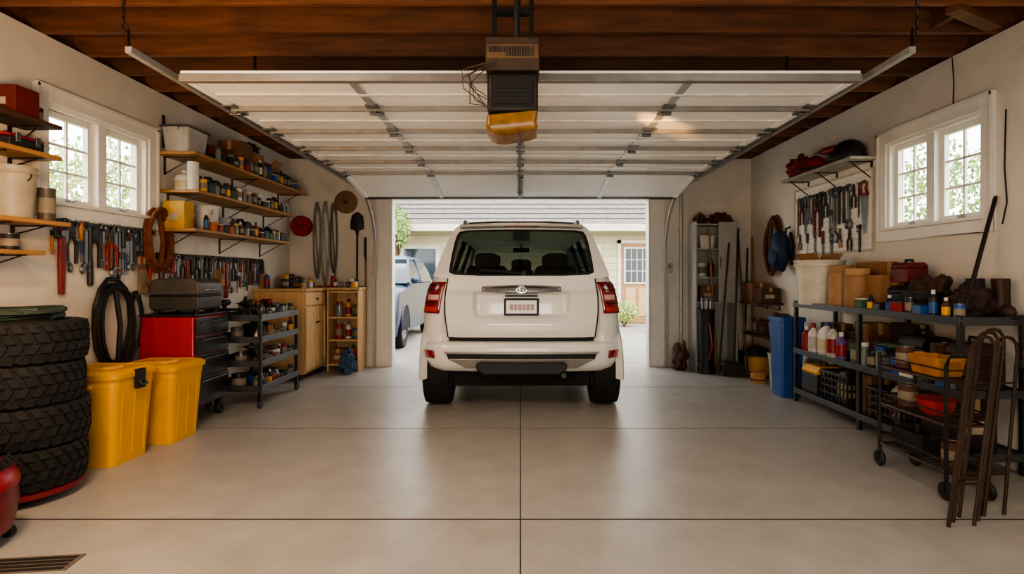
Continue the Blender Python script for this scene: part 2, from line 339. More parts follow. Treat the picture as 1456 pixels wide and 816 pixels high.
back=[[(x,y+.05,z) for x,y,z in r] for r in rows]
b.loft([rows[0],back[0]],False,False); b.loft([rows[-1],back[-1]],False,False)
for i in (0,nx): b.loft([[r[i] for r in rows],[r[i] for r in back]],False,False)
tg=b.o('tailgate',PAINT,car,0,60,wn=False)
b=B(); sp=[]
for j in range(nz+1): z=.735+.583*j/nz; sp.append((-tgw(z)-.005,tgy(-tgw(z),z)+.004,z))
sp2=[(-x,y,z) for x,y,z in sp][::-1]
bot=[(tgw(.735)*(1-2*i/10.),tgy(tgw(.735)*(1-2*i/10.),.735)+.006,.728) for i in range(11)]
b.tube(sp+sp2+bot[1:-1],.008,6,True); b.o('seam',SEAM,tg)
b=B(); rg=[]
for i in range(25):
    t_=-1+2*i/24; x=.385*t_; y=tgy(x,1.2); zt=1.25-.014*t_*t_; zb=1.158+.018*t_*t_
    rg.append([(x,y+.01,zb),(x,y-.024,zb+.010),(x,y-.034,(zt+zb)/2),(x,y-.024,zt-.010),(x,y+.01,zt)])
b.loft(rg); b.o('chrome_garnish',CHROME,tg,.003)
b=B(); rg=[]
for i in range(21):
    x=.35*(-1+2*i/20); y=tgy(x,1.2)-.034; rg.append([(x,y+.004,1.190),(x,y-.003,1.193),(x,y-.003,1.211),(x,y+.004,1.214)])
b.loft(rg); b.o('garnish_groove',M('#4a4a4c',.4,.4),tg)
y0=tgy(0,1.2)-.040; EZ=1.203
b=B()
for cx,cz,rx,rz in ((0,EZ,.048,.033),(0,EZ,.017,.029),(0,EZ+.013,.031,.012)):
    b.tube([(cx+rx*cos(2*PI*k/28),y0-.003,cz+rz*sin(2*PI*k/28)) for k in range(28)],.0038,6,True)
b.o('emblem',M('#b8b8ba',.15,1.,.02),tg)
b=B(); b.lathe([(.001,-.004),(.050,-.004),(.050,.012),(.001,.012)],28,(0,y0+.004,EZ),'y')
for v in b.bm.verts: v.co.z=EZ+(v.co.z-EZ)*.68
b.o('emblem_base',M('#222325',.25,.5),tg)
yp=tgy(0,1.05)
pl=B().bx(-.172,.172,yp-.022,yp-.002,.945,1.115).o('plate_frame',TRIMB,tg,.008)
B().bx(-.150,.150,yp-.0245,yp-.0215,.966,1.094).o('license_plate',M('#f2f3f6',.4,0,.03),pl,.002)
z=1.027; x=-.115
for w,h in ((.035,.06),(.03,.06),(.038,.06),(.028,.06),(.036,.06),(.03,.06)):
    B().bx(x,x+w,yp-.0262,yp-.0245,z-h/2,z+h/2).o('plate_mark',M('#b09a98',.5),pl); x+=w+.008
B().bx(-.16,.16,yp-.012,yp+.01,1.13,1.145).o('handle_switch',TRIMB,tg,.003)
def wrap(z0,z1,i0,i1,off,lvf,fw,nz=6,sgn=-1):
    rows=[]
    for j in range(nz+1):
        z=z0+(z1-z0)*j/nz; w,yr,r,bu=lvf(z); p=upath(w+off,yr-off,r,yr+r+fw,bu,16,10)[i0:i1]
        rows.append([(x*(-sgn),y,z) for x,y in p])
    return rows
def bodyf(z): _,w,yr,r,_2=lv(z); return w,yr,r,.05
def solid(o,t): sd=o.modifiers.new('solid','SOLIDIFY'); sd.thickness=t; sd.offset=0; return o
for s in (-1,1):
    b=B(); b.loft(wrap(.965,1.275,0,17,.006,bodyf,.10,8,s),False,False); l=solid(b.o('tail_lamp',LENSR,car,0,50,wn=False),.016)
    b=B(); b.loft(wrap(1.10,1.15,8,16,.016,bodyf,.1,4,s),False,False); b.o('reverse_lens',M('#cfa8a0',.15),l,wn=False)
    b=B(); b.loft(wrap(.985,1.03,5,16,.016,bodyf,.1,3,s),False,False); b.o('indicator_lens',M('#b82c1c',.15),l,wn=False)
    for zz in (1.06,1.19,1.235): b=B(); b.loft(wrap(zz,zz+.014,2,16,.0155,bodyf,.1,2,s),False,False); b.o('lens_line',M('#380506',.2),l,wn=False)
BL=[(.40,.90,.10,.2),(.44,.94,.04,.2),(.5,.96,.01,.2),(.6,.97,.0,.2),(.66,.968,.0,.2),(.68,.96,.012,.2),(.692,.95,.05,.2),(.695,.94,.1,.2)]
def bf(z):
    for a,c in zip(BL,BL[1:]):
        if z<=c[0]: f=max(0,(z-a[0])/(c[0]-a[0])); return tuple(a[k]+(c[k]-a[k])*f for k in (1,2,3))+(.07,)
    return BL[-1][1:]+(.07,)
rows=[]
for z in [q[0] for q in BL]:
    w,yr,r,bu=bf(z); rows.append([(x,y,z) for x,y in upath(w,yr,r,.40,bu,10,14)])
bp=B().loft(rows,False,False).o('rear_bumper',PAINT,car,0,50,wn=False)
def strip(z0,z1,xw0,xw1,off,n=24,th=.02):
    b=B(); rg=[]
    for i in range(n+1):
        t=-1+2*i/n; q=[]
        for z,xw in ((z0,xw0),(z1,xw1)):
            x=t*xw; w,yr,r,bu=bf(z); q.append((x,yr+bu*(x/w)**2-off,z))
        q+= [(q[1][0],q[1][1]+th,q[1][2]),(q[0][0],q[0][1]+th,q[0][2])]
        rg.append(q)
    b.loft(rg); return b
strip(.695,.73,.72,.715,-.02,th=.08).o('bumper_step',SEAM,bp)
strip(.52,.60,.705,.735,.007).o('bumper_insert',TRIMB,bp)
strip(.583,.604,.74,.752,.020,th=.022).o('bumper_garnish',SILV,bp,.004)
strip(.440,.535,.54,.72,.016,th=.022).o('lower_garnish',SILV,bp,.006)
for s in (-1,1):
    b=B(); b.loft(wrap(.535,.61,5,14,.006,bf,.1,4,s),False,False); solid(b.o('reflector',LENSR,bp,wn=False),.016)
b=B(); b.prism([(-.36,.385),(.36,.385),(.43,.43),(.44,.485),(.40,.505),(-.40,.505),(-.44,.485),(-.43,.43)],-.024,.14,'y'); b.o('skid_plate',TRIMB,bp,.01)
b=B(); b.prism([(-.37,.415),(.37,.415),(.40,.428),(-.40,.428)],-.030,.0,'y'); b.o('skid_lip',M('#3d3c3b',.35,.6),bp,.004)
b=B(); b.bx(-.68,.68,.2,4.4,.24,.46); b.o('underbody',M('#0c0c0c',.9),car)
for s in (-1,1): b=B(); b.bx(min(s*.70,s*.95),max(s*.70,s*.95),1.1,3.2,.34,.47); b.o('side_step',TRIMB,car,.01)
b=B(); b.cyl((-.68,.55,.385),(.68,.55,.385),.05,n=10); b.ball((0.05,.55,.36),(.13,.14,.13),12); b.o('rear_axle',M('#1a1917',.8),car)
b=B(); b.cyl((.42,.16,.35),(.42,.7,.33),.026,n=12); b.o('exhaust_pipe',DSTEEL,car)
for (y,s) in ((.55,-1),(.55,1),(3.65,-1),(3.65,1)):
    w=E('wheel',(s*.855,y,.385)); w.parent=car
    tire(B(),.385,.275,(0,0,0),'x',40,.022).o('tire',RUB,w,0,30)
    b=B(); b.lathe([(.235,-.1),(.235,.1),(.21,.11),(.2,.06),(.05,.075),(.001,.08)],24,(0,0,0),'x')
    if s<0:
        for v in b.bm.verts: v.co.x*=-1
    b.o('rim',SILV,w)
    b=B(); rg=[]
    for k in range(21):
        a=-.15+(PI+.3)*k/20; rg.append([(s*(.93),y+.41*cos(a),.385+.41*sin(a)),(s*.99,y+.41*cos(a),.385+.41*sin(a)),(s*1.005,y+.445*cos(a),.385+.445*sin(a)),(s*.985,y+.47*cos(a),.385+.47*sin(a))])
    b.loft(rg); b.o('wheel_arch',PAINT,car,0,40)
    b=B(); b.prism([(y+.41*cos(a),.385+.41*sin(a)) for a in [-.15+(PI+.3)*k/20 for k in range(21)]],s*.975,s*.996,'x'); b.o('wheel_well',M('#0c0c0c',.95),car)
yz=lambda z:.118+.5*(z-1.33)
OUT=[(0,1.31),(.45,1.31),(.78,1.31),(.872,1.335),(.845,1.42),(.80,1.55),(.745,1.70),(.71,1.785),(.665,1.838),(.58,1.862),(.3,1.872),(0,1.876)]
INN=[(0,1.335),(.4,1.335),(.66,1.345),(.715,1.37),(.71,1.44),(.697,1.55),(.675,1.68),(.657,1.745),(.632,1.785),(.56,1.80),(.3,1.807),(0,1.809)]
full=lambda l:l+[(-x,z) for x,z in l[-2:0:-1]]
o_,i_=full(OUT),full(INN)
b=B(); r0=[];r1=[];r2=[];r3=[];r4=[]
for (x,z),(u,v) in zip(o_,i_):
    side=sm(.5,.8,abs(x))*.05 if z>1.32 else 0
    r0.append((x,yz(z)+side+.03,z)); r1.append((x*.985+u*.015,yz(z)+side*.6,z*.98+v*.02)); r2.append((u,yz(v)-.006,v)); r3.append((u,yz(v)+.05,v)); r4.append((x*.97,yz(z)+side+.10,z-.01 if z>1.7 else z))
b.loft([r0,r1,r2,r3,r4],True,False,True); b.o('tailgate_frame',PAINT,car,0,35)
b=B(); b.add([(u,yz(v)+.012,v) for u,v in i_],[tuple(range(len(i_)))]); rgw=b.o('rear_glass',TINT,car)
b=B(); b.loft([[(u,yz(v)+.002,v) for u,v in i_],[(u*.955,yz(1.575+(v-1.575)*.92)+.004,1.575+(v-1.575)*.92) for u,v in i_]],True,False,False); b.o('glass_border',BLACK,rgw)
b=B(); b.cyl((.02,yz(1.36)-.02,1.36),(.02,yz(1.36)+.01,1.36),.025,n=12); b.tube([(.02,yz(1.36)-.02,1.36),(-.2,yz(1.37)-.02,1.375),(-.40,yz(1.385)-.012,1.39)],.009,6); b.tube([(-.12,yz(1.38)-.014,1.378),(-.44,yz(1.4)-.004,1.40)],.007,5); b.o('wiper',BLACK,rgw)
prof=[(-x,z) for x,z in OUT[7:]]+[(x,z) for x,z in OUT[-2:6:-1]]
b=B(); rg=[]
for y,dz,k in ((.36,-.004,1),(.6,.004,1.0),(1.2,.012,1.0),(2.0,.006,1),(2.7,-.02,.99),(3.0,-.06,.97)): rg.append([(x*k,y,z+dz) for x,z in prof]+[(x*k*.95,y,z+dz-.05) for x,z in prof[::-1]])
b.loft(rg); b.o('roof',PAINT,car,0,40)
b=B(); rg=[]
for i in range(17):
    x=-.62+1.24*i/16; e=.03*(abs(x)/.62)**2.5
    rg.append([(x,.27+e,1.818-e*.4),(x,.205+e,1.838-e*.4),(x,.225+e,1.866-e*.5),(x,.5,1.885-e*.6),(x,.5,1.84)])
b.loft(rg); spo=b.o('spoiler',PAINT,car,0,50)
B().bx(-.17,.17,.212,.24,1.826,1.842).o('brake_lamp',LENSR,spo,.003)
for s in (-1,1):
    b=B(); b.tube([(s*.60,.55,1.872),(s*.60,.62,1.912),(s*.615,1.2,1.935),(s*.615,2.2,1.935),(s*.60,2.6,1.89),(s*.6,2.66,1.86)],.020,8)
    b.bx(s*.6-.02,s*.6+.02,1.3,1.42,1.86,1.92); b.o('roof_rail',M('#8a8988',.3,.7,.05),car)
b=B(); b.tube([(-.6,1.0,1.93),(-.3,1.0,1.945),(.3,1.0,1.945),(.6,1.0,1.93)],.012,8); b.o('cross_bar',DSTEEL,car)
b=B(); b.prism([(.62,1.87),(.80,1.87),(.80,1.89),(.70,1.925)],-.015,.015,'x'); b.o('antenna_fin',BLK2,car)
for s in (-1,1):
    def sx(z): return s*(.872-(z-1.335)*.36)
    for y0_,y1 in ((.2,.62),(1.5,1.62),(2.4,2.5)):
        b=B(); k=.5 if y0_<.3 else 0
        b.loft([[(sx(z),y0_+(z-1.33)*k+.03,z),(sx(z),y1,z),(sx(z)-s*.05,y1,z),(sx(z)-s*.05,y0_+(z-1.33)*k+.03,z)] for z in (1.33,1.80)]); b.o('pillar',PAINT if y0_<.3 else TRIMB,car)
    b=B(); b.loft([[(s*.86,3.55,1.3),(s*.86,3.47,1.3),(s*.81,3.5,1.3)],[(s*.70,2.95,1.80),(s*.70,2.87,1.80),(s*.65,2.9,1.8)]]); b.o('pillar',PAINT,car)
    for ya,yb,yc in ((.62,1.5,1.5),(1.62,2.4,2.4),(2.5,3.45,2.88)):
        b=B(); b.add([(sx(1.335)-s*.02,ya,1.335),(sx(1.335)-s*.02,yb,1.335),(sx(1.8)-s*.02,yc,1.8),(sx(1.8)-s*.02,ya,1.8)],[(0,1,2,3)]); b.o('side_window',SIDEG,car)
    b=B(); b.ball((s*1.0,3.1,1.38),(.10,.06,.075),12); b.cyl((s*.86,3.12,1.34),(s*.97,3.1,1.36),.025,n=8); b.o('side_mirror',PAINT,car)
b=B(); b.add([(-.84,3.52,1.32),(.84,3.52,1.32),(.68,2.92,1.81),(-.68,2.92,1.81)],[(0,1,2,3)]); b.o('windshield',SIDEG,car)
def oct_(w,d): return [(u*w,v*d) for u,v in ((-1,-.6),(-.85,-1),(.85,-1),(1,-.6),(1,.6),(.85,1),(-.85,1),(-1,.6))]
for x,y,h in ((-.41,1.25,.0),(.41,1.25,0),(0,1.3,-.07),(-.42,2.25,.02),(.42,2.25,.02)):
    q=E('seat',(x,y,0)); q.parent=car; w=.24 if x else .15
    b=B(); b.loft([[(u*k,v,z) for u,v in oct_(w,.06)] for z,k in ((1.346,1),(1.41+h*.3,.97),(1.455+h*.6,.8))]); b.o('seat_back',SEATM,q,.01)
    b=B(); w2=.14 if x else .12
    b.loft([[(u*k,v,z+h) for u,v in oct_(w2,.05)] for z,k in ((1.445,.75),(1.47,.95),(1.55,1.),(1.585,.9),(1.60,.65))]); b.o('headrest',SEATM,q)
b=B(); b.box((0,2.85,1.71),(.24,.03,.065)); b.cyl((0,2.86,1.72),(0,2.9,1.80),.01,n=6); b.o('rear_view_mirror',BLACK,car,.012)
b=B(); b.bx(-.8,.8,3.1,3.5,1.335,1.38); b.tube([(-.4+.17*cos(a),3.06,1.37+.10*sin(a)) for a in [2*PI*k/16 for k in range(16)]],.015,6,True); b.o('dashboard',BLACK,car,.02)

# ---------------------------------------------------------------- makers of small things
def carton(label,loc,d,rz=0,m=CARD,open_=False,cat='box',tape=True,group=None):
    w,l,h=d; t=T('cardboard_box',label,cat,loc,rz,group)
    if open_:
        b=B(); k=.006; b.bx(-w/2,w/2,-l/2,l/2,0,k); b.bx(-w/2,-w/2+k,-l/2,l/2,k,h); b.bx(w/2-k,w/2,-l/2,l/2,k,h); b.bx(-w/2+k,w/2-k,-l/2,-l/2+k,k,h); b.bx(-w/2+k,w/2-k,l/2-k,l/2,k,h); b.o('box_body',m,t)
        for s in (-1,1): b=B(); b.box((s*(w/2+.02),0,h+.03),(.006,l,.09),(0,s*.6,0)); b.o('flap',m,t)
    else:
        B().bx(-w/2,w/2,-l/2,l/2,0,h).o('box_body',m,t,.004)
        if tape:
            b=B(); q=.02; b.bx(-q,q,-l/2-.0015,l/2+.0015,h,h+.0015); b.bx(-q,q,-l/2-.0015,-l/2,h*.72,h); b.bx(-q,q,l/2,l/2+.0015,h*.72,h); b.o('tape',TAPE,t)
        b=B(); b.bx(-w*.3,w*.2,-l/2-.001,-l/2,h*.3,h*.55); b.o('paper_label',M('#b0a28c',.7),t)
    return t
def rrect(w,l,r,n=4):
    p=[]
    for cx,cy,a0 in ((w/2-r,l/2-r,0),(-w/2+r,l/2-r,PI/2),(-w/2+r,-l/2+r,PI),(w/2-r,-l/2+r,1.5*PI)):
        for i in range(n+1): a=a0+PI/2*i/n; p.append((cx+r*cos(a),cy+r*sin(a)))
    return p
def tote(label,loc,d,rz=0,m=WHITEP,lm=None,lid=True,cat='storage bin',latch=False,tp=.86,name='storage_tote'):
    w,l,h=d; t=T(name,label,cat,loc,rz); r=min(w,l)*.12
    def R(k,z,e=0): return [(x,y,z) for x,y in rrect(w*k+e,l*k+e,r)]
    b=B(); rg=[R(tp,0),R(tp+.01,.01)]
    for i in range(1,6):
        z=h*.80*i/5; rg.append(R(tp+(1-tp)*i/5*.9,z))
    rg+= [R(.99,h*.805),R(1.0,h*.82),R(1.0,h*.88)]
    if not lid: rg+=[R(.95,h*.88),R(tp*.97,.02)]
    b.loft(rg)
    if h>.3:
        for sx_ in (-1,1):
            for yy in (-.28,0,.28): b.box((sx_*w*(tp+.99)*.25,yy*l,h*.40),(w*.02,l*.035,h*.66),(0,sx_*math.atan((1-tp)*w/2/h),0))
    b.o('bin_body',m,t,0,35)
    if lid:
        b=B(); b.loft([R(1.0,h*.88,.02),R(1.0,h*.90,.035),R(1.0,h*.94,.035),R(.98,h*.965,.01),R(.9,h*.975),R(.88,h*.965),R(.5,h*.965),R(.44,h*.965),R(.42,h*.99)]); b.o('bin_lid',lm or m,t,0,35)
    for s in (-1,1):
        b=B(); b.box((0,s*(l/2+.012),h*.82),(w*.35,.035,.03)); b.o('grip',m,t,.006)
    if latch:
        b=B(); b.box((w/2+.026,0,h*.86),(.03,.085,.14)); b.tube([(w/2+.04,-.03,h*.84),(w/2+.06,-.03,h*.80),(w/2+.06,.03,h*.80),(w/2+.04,.03,h*.84)],.008,6); b.o('latch',DSTEEL,t,.005)
    return t
def bucket(label,loc,r,h,m=WHITEP,lid=False,cat='bucket',hm=DSTEEL,group=None,handle=True):
    t=T('bucket',label,cat,loc,random.uniform(-.4,.4),group)
    pr=[(r*.82,0),(r*.83,.004),(r*.97,h*.86),(r*1.03,h*.87),(r*1.03,h*.9),(r*.98,h*.91),(r,h*.97),(r*1.04,h*.975),(r*1.04,h)]
    if not lid: pr+=[(r*.97,h),(r*.8,.02),(.001,.02)]
    B().lathe(pr,24).o('bucket_body',m,t,0,35)
    if lid: B().lathe([(r*1.05,h),(r*1.05,h+.012),(r*.95,h+.012),(r*.93,h+.004),(.001,h+.004)],24).o('lid',m,t)
    if handle: B().tube([(r*1.05*cos(a),r*1.0*sin(a)*.25-r*.6,h*.85-.45*r*sin(a)*1.2) for a in [PI*k/10 for k in range(11)]],.004,5).o('handle',hm,t)
    return t
def can(label,loc,r,h,m=GREYP,lm=STEEL,cat='can',name='paint_can',group=None,band=None):
    t=T(name,label,cat,loc,random.uniform(0,3),group)
    B().lathe([(r,0),(r*1.03,.004),(r*1.0,.012),(r,h-.012),(r*1.04,h-.006),(r*1.04,h)],20).o('can_body',m,t)
    B().lathe([(r*.98,h-.001),(r*.98,h+.004),(r*.86,h+.004),(r*.84,h-.003),(.001,h-.003)],20).o('lid',lm,t)
    b=B(); b.loft([[(r*1.012*cos(2*PI*i/20),r*1.012*sin(2*PI*i/20),z) for i in range(20)] for z in (h*.25,h*.72)],True,False); b.o('paper_label',band or M('#857a68',.6),t)
    return t
def bottle(label,loc,r,h,m=WHITEP,cm=BLACK,cat='bottle',band=RED,name='bottle',spray=False,group=None):
    t=T(name,label,cat,loc,random.uniform(0,3),group)
    B().lathe([(r*.9,0),(r,.01),(r,h*.62),(r*.9,h*.70),(r*.42,h*.80),(r*.38,h*.86),(.001,h*.86)],18).o('bottle_body',m,t)
    if spray:
        b=B(); b.cyl((0,0,h*.85),(0,0,h*.92),r*.45,n=10); b.box((.01,0,h*.96),(r*1.6,r*.5,h*.09)); b.box((r*.75,0,h*.86),(.012,r*.3,h*.14),(0,.4,0)); b.o('trigger_head',cm,t,.003)
    else: B().lathe([(r*.46,h*.84),(r*.46,h*.99),(r*.4,h),(.001,h)],14).o('cap',cm,t)
    b=B(); b.loft([[(r*1.012*cos(2*PI*i/18),r*1.012*sin(2*PI*i/18),z) for i in range(18)] for z in (h*.14,h*.55)],True,False); b.o('label_band',band,t)
    return t
def jug(label,loc,w,d,h,m,cm=RED,cat='jug',rz=0):
    t=T('jug',label,cat,loc,rz)
    def R(k,z): return [(x,y,z) for x,y in rrect(w*k,d*k,min(w,d)*.22)]
    b=B(); b.loft([R(.94,0),R(1,.01),R(1,h*.6),R(.85,h*.75),R(.45,h*.86),R(.36,h*.9)]); b.tube([(0,d*.20,h*.84),(0,d*.44,h*.82),(0,d*.49,h*.7),(0,d*.45,h*.55)],w*.07,8); b.o('jug_body',m,t)
    B().cyl((0,0,h*.88),(0,0,h),w*.2,n=14).o('cap',cm,t)
    b=B(); b.loft([R(1.012,h*.15),R(1.012,h*.5)],True,False); b.o('paper_label',M('#c8b890',.6),t); return t
def drill(label,loc,m,rz=0,s=1.,cat='power drill'):
    t=T('power_drill',label,cat,loc,rz); t.scale=(s,s,s)
    b=B(); b.cyl((0,-.08,.17),(0,.06,.17),.034,n=14); b.ball((0,-.08,.17),(.034,.02,.034),12); b.o('motor_housing',m,t)
    b=B(); b.loft([[(x*.019,y*.026-.03+k,z) for x,y in rrect(2,2,.6)] for z,k in ((.04,-.02),(.08,-.012),(.15,0))]); b.o('grip',BLK2,t)
    B().box((0,-.045,.022),(.07,.11,.043)).o('battery',BLACK,t,.006)
    b=B(); b.cyl((0,.06,.17),(0,.085,.17),.03,.026,12); b.cyl((0,.085,.17),(0,.125,.17),.022,.012,12); b.cyl((0,.12,.17),(0,.18,.17),.003,n=6); b.o('chuck',DSTEEL,t)
    B().box((0,.0,.125),(.014,.02,.03),(.3,0,0)).o('trigger',RED if m is not RED else BLACK,t,.003); return t
def circ_saw(label,loc,m,rz=0,cat='circular saw'):
    t=T('circular_saw',label,cat,loc,rz)
    B().bx(-.09,.09,-.14,.14,0,.006).o('base_plate',STEEL,t)
    B().lathe([(.001,-.004),(.085,-.004),(.085,.004),(.001,.004)],28,(.03,.02,.095),'x').o('blade',STEEL,t)
    b=B(); b.prism([(.02+.1*cos(a),.095+.1*sin(a)) for a in [PI*k/12 for k in range(13)]],.005,.055,'x'); b.cyl((-.09,.02,.1),(.01,.02,.1),.05,n=14); b.o('motor_housing',m,t,.008)
    b=B(); b.tube([(-.02,.06,.16),(-.02,-.0,.21),(-.02,-.09,.2),(-.02,-.13,.13),(-.02,-.08,.1)],.018,8); b.o('grip',BLACK,t); return t
def toolbox(label,loc,d,rz=0,m=RED,lm=None,cat='tool box'):
    w,l,h=d; t=T('tool_box',label,cat,loc,rz)
    B().box((0,0,h*.31),(w,l,h*.62)).o('box_body',m,t,.008)
    b=B(); b.prism([(-w/2,h*.63),(w/2,h*.63),(w/2,h*.72),(w*.36,h*.86),(-w*.36,h*.86),(-w/2,h*.72)],-l/2,l/2,'y'); b.o('box_lid',lm or m,t,.006)
    b=B(); b.tube([(0,-l*.22,h*.86),(0,-l*.2,h*.97),(0,l*.2,h*.97),(0,l*.22,h*.86)],.011,6); b.o('handle',BLACK,t)
    for s in (-1,1): B().box((w/2+.004,s*l*.28,h*.6),(.008,.035,.06)).o('latch',STEEL,t,.002)
    return t
def crate(label,loc,d,rz=0,m=BLK2,cat='crate'):
    w,l,h=d; t=T('crate',label,cat,loc,rz); b=B()
    b.bx(-w/2,w/2,-l/2,l/2,0,.008)
    for z in (h*.3,h*.55,h*.78):
        for s in (-1,1): b.box((s*(w/2-.004),0,z),(.008,l,.018)); b.box((0,s*(l/2-.004),z),(w,.008,.018))
    n=7
    for i in range(n+1):
        for s in (-1,1): b.box((s*(w/2-.004),-l/2+l*i/n,h/2),(.01,.012,h)); b.box((-w/2+w*i/n,s*(l/2-.004),h/2),(.012,.01,h))
    b.o('basket',m,t)
    b=B()
    for s in (-1,1): b.box((s*w/2,0,h),(.022,l+.02,.024)); b.box((0,s*l/2,h),(w,.022,.024))
    b.o('rim',m,t,.004); return t
def coil(label,loc,r,n,th,m,rz=0,cat='rope',name='rope_coil',flat=False,ov=1.0,hook=True,asp=.62):
    b=B(); pts=[]; random.seed(int(r*1000)+n)
    for k in range(n*14):
        a=2*PI*k/14; rr=r*(1+.10*sin(k*.37)+.05*random.uniform(-1,1))
        if flat: pts.append((rr*cos(a),rr*sin(a),th+th*1.5*(k/14/n)*2+.3*th*sin(k)))
        else: pts.append((th+.004+th*2*(k/14/n)*1.6+.3*th*sin(k*1.3),rr*asp*cos(a),-r*ov+rr*ov*sin(a)))
    b.tube(pts,th,6)
    if not flat and hook: b.tube([(0.02+th*2,-.06*r,-r*.05*ov),(.05+th*2,0,-r*ov),(0.02+th*2,.05*r,-r*1.9*ov)],th*1.1,6)
    return S(b,name,label,cat,m,loc,rz)
def bag(label,loc,r,m,rz=0,cat='bag',name='bag',seed=1,strap=True):
    t=T(name,label,cat,loc,rz); B().blob((0,0,r[2]*.8),r,seed,.6,4,2.2,.8).o('bag_body',m,t,0,80)
    if strap: b=B(); b.tube([(r[0]*.3,-r[1]*.4,r[2]*1.3),(r[0]*.3,-r[1]*.2,r[2]*1.8),(r[0]*.3,r[1]*.2,r[2]*1.8),(r[0]*.3,r[1]*.4,r[2]*1.3)],.012,6); b.o('strap',BLK2,t)
    return t
def helmet(label,loc,m,rz=0,r=.13):
    t=T('helmet',label,'helmet',loc,rz)
    b=B(); b.lathe([(r*.95,0),(r*1.02,.01),(r*1.03,r*.4),(r*.93,r*.85),(r*.65,r*1.2),(r*.3,r*1.36),(.001,r*1.4)],24); b.o('shell',m,t)
    b=B(); b.prism([(r*1.0*cos(a),r*1.0*sin(a)) for a in [-.9+1.8*k/8 for k in range(9)]]+[(r*1.4*cos(.5),r*1.4*sin(.5)),(r*1.45,0),(r*1.4*cos(.5),-r*1.4*sin(.5))],.015,.03,'z'); b.o('visor',BLK2,t)
    B().lathe([(r*1.035,.02),(r*1.045,.03),(r*1.045,.045),(r*1.035,.055)],24).o('band',BLACK,t); return t
def jar(label,loc,r,h,m,lm,cat='jar',group=None,name='jar'):
    t=T(name,label,cat,loc,0,group); B().lathe([(r*.95,0),(r,.006),(r,h*.75),(r*.85,h*.84),(r*.85,h*.88),(.001,h*.88)],20).o('jar_body',m,t); B().lathe([(r*.92,h*.84),(r*.92,h),(.001,h)],20).o('lid',lm,t); return t
GLASSJ=M('#77817b',.12,0,.2)
COLS=[('black',BLACK),('white',WHITEP),('red',RED),('grey',GREYP),('yellow',YEL),('blue',BLUE),('brown',BROWN),('green',GREEN),('orange',ORG),('dark',BLK2),('steel',STEEL),('black',BLACK),('brown',BROWN),('dark',BLK2)]
def clutter(place,ptl,seed,rm=.036,hm=.17,grp=None,row='front'):
    R=random.Random(seed)
    for i,p in enumerate(ptl):
        cn,cm=R.choice(COLS); k=R.choice(['can','bottle','jar','spray','tape','pack','can','pack']); r=rm*R.uniform(.75,1); h=hm*R.uniform(.6,1)
        lb=', %s in %s row on %s'%(ORD[i],row,place)
        gr=grp or 'small supplies on '+place
        if k=='can': can(cn+' can'+lb,p,r,h*.8,cm,group=gr)
        elif k=='bottle': bottle(cn+' bottle'+lb,p,r*.9,h*1.1,cm,R.choice([BLACK,WHITEP,RED]),band=R.choice([WHITEP,YEL,GREYP]),group=gr)
        elif k=='jar': jar('jar with %s lid'%cn+lb,p,r,h*.75,GLASSJ,cm,group=gr)
        elif k=='spray': bottle(cn+' spray can'+lb,p,r*.8,h*1.1,cm,WHITEP,'spray can',R.choice([YEL,GREYP,BLUE]),'spray_can',group=gr)
        elif k=='tape':
            t=T('tape_roll',cn+' tape roll'+lb,'tape roll',(p[0],p[1],p[2]),R.uniform(0,3),gr); B().lathe([(r*.7,0),(r*1.2,0),(r*1.2,.05),(r*.7,.05)],20,loop=True).o('tape',cm,t); B().lathe([(r*.62,.002),(r*.7,.002),(r*.7,.048),(r*.62,.048)],20,loop=True).o('core',CARD,t)
        else:
            t=T('parts_box',cn+' parts box'+lb,'box',p,R.uniform(-.2,.2),gr); B().bx(-r,r,-r*1.4,r*1.4,0,h*.55).o('box_body',cm,t,.004); B().bx(-r-.002,r+.002,-r*1.4-.002,r*1.4+.002,h*.55,h*.62).o('lid',R.choice([WHITEP,BLACK,GREYP]),t,.003)
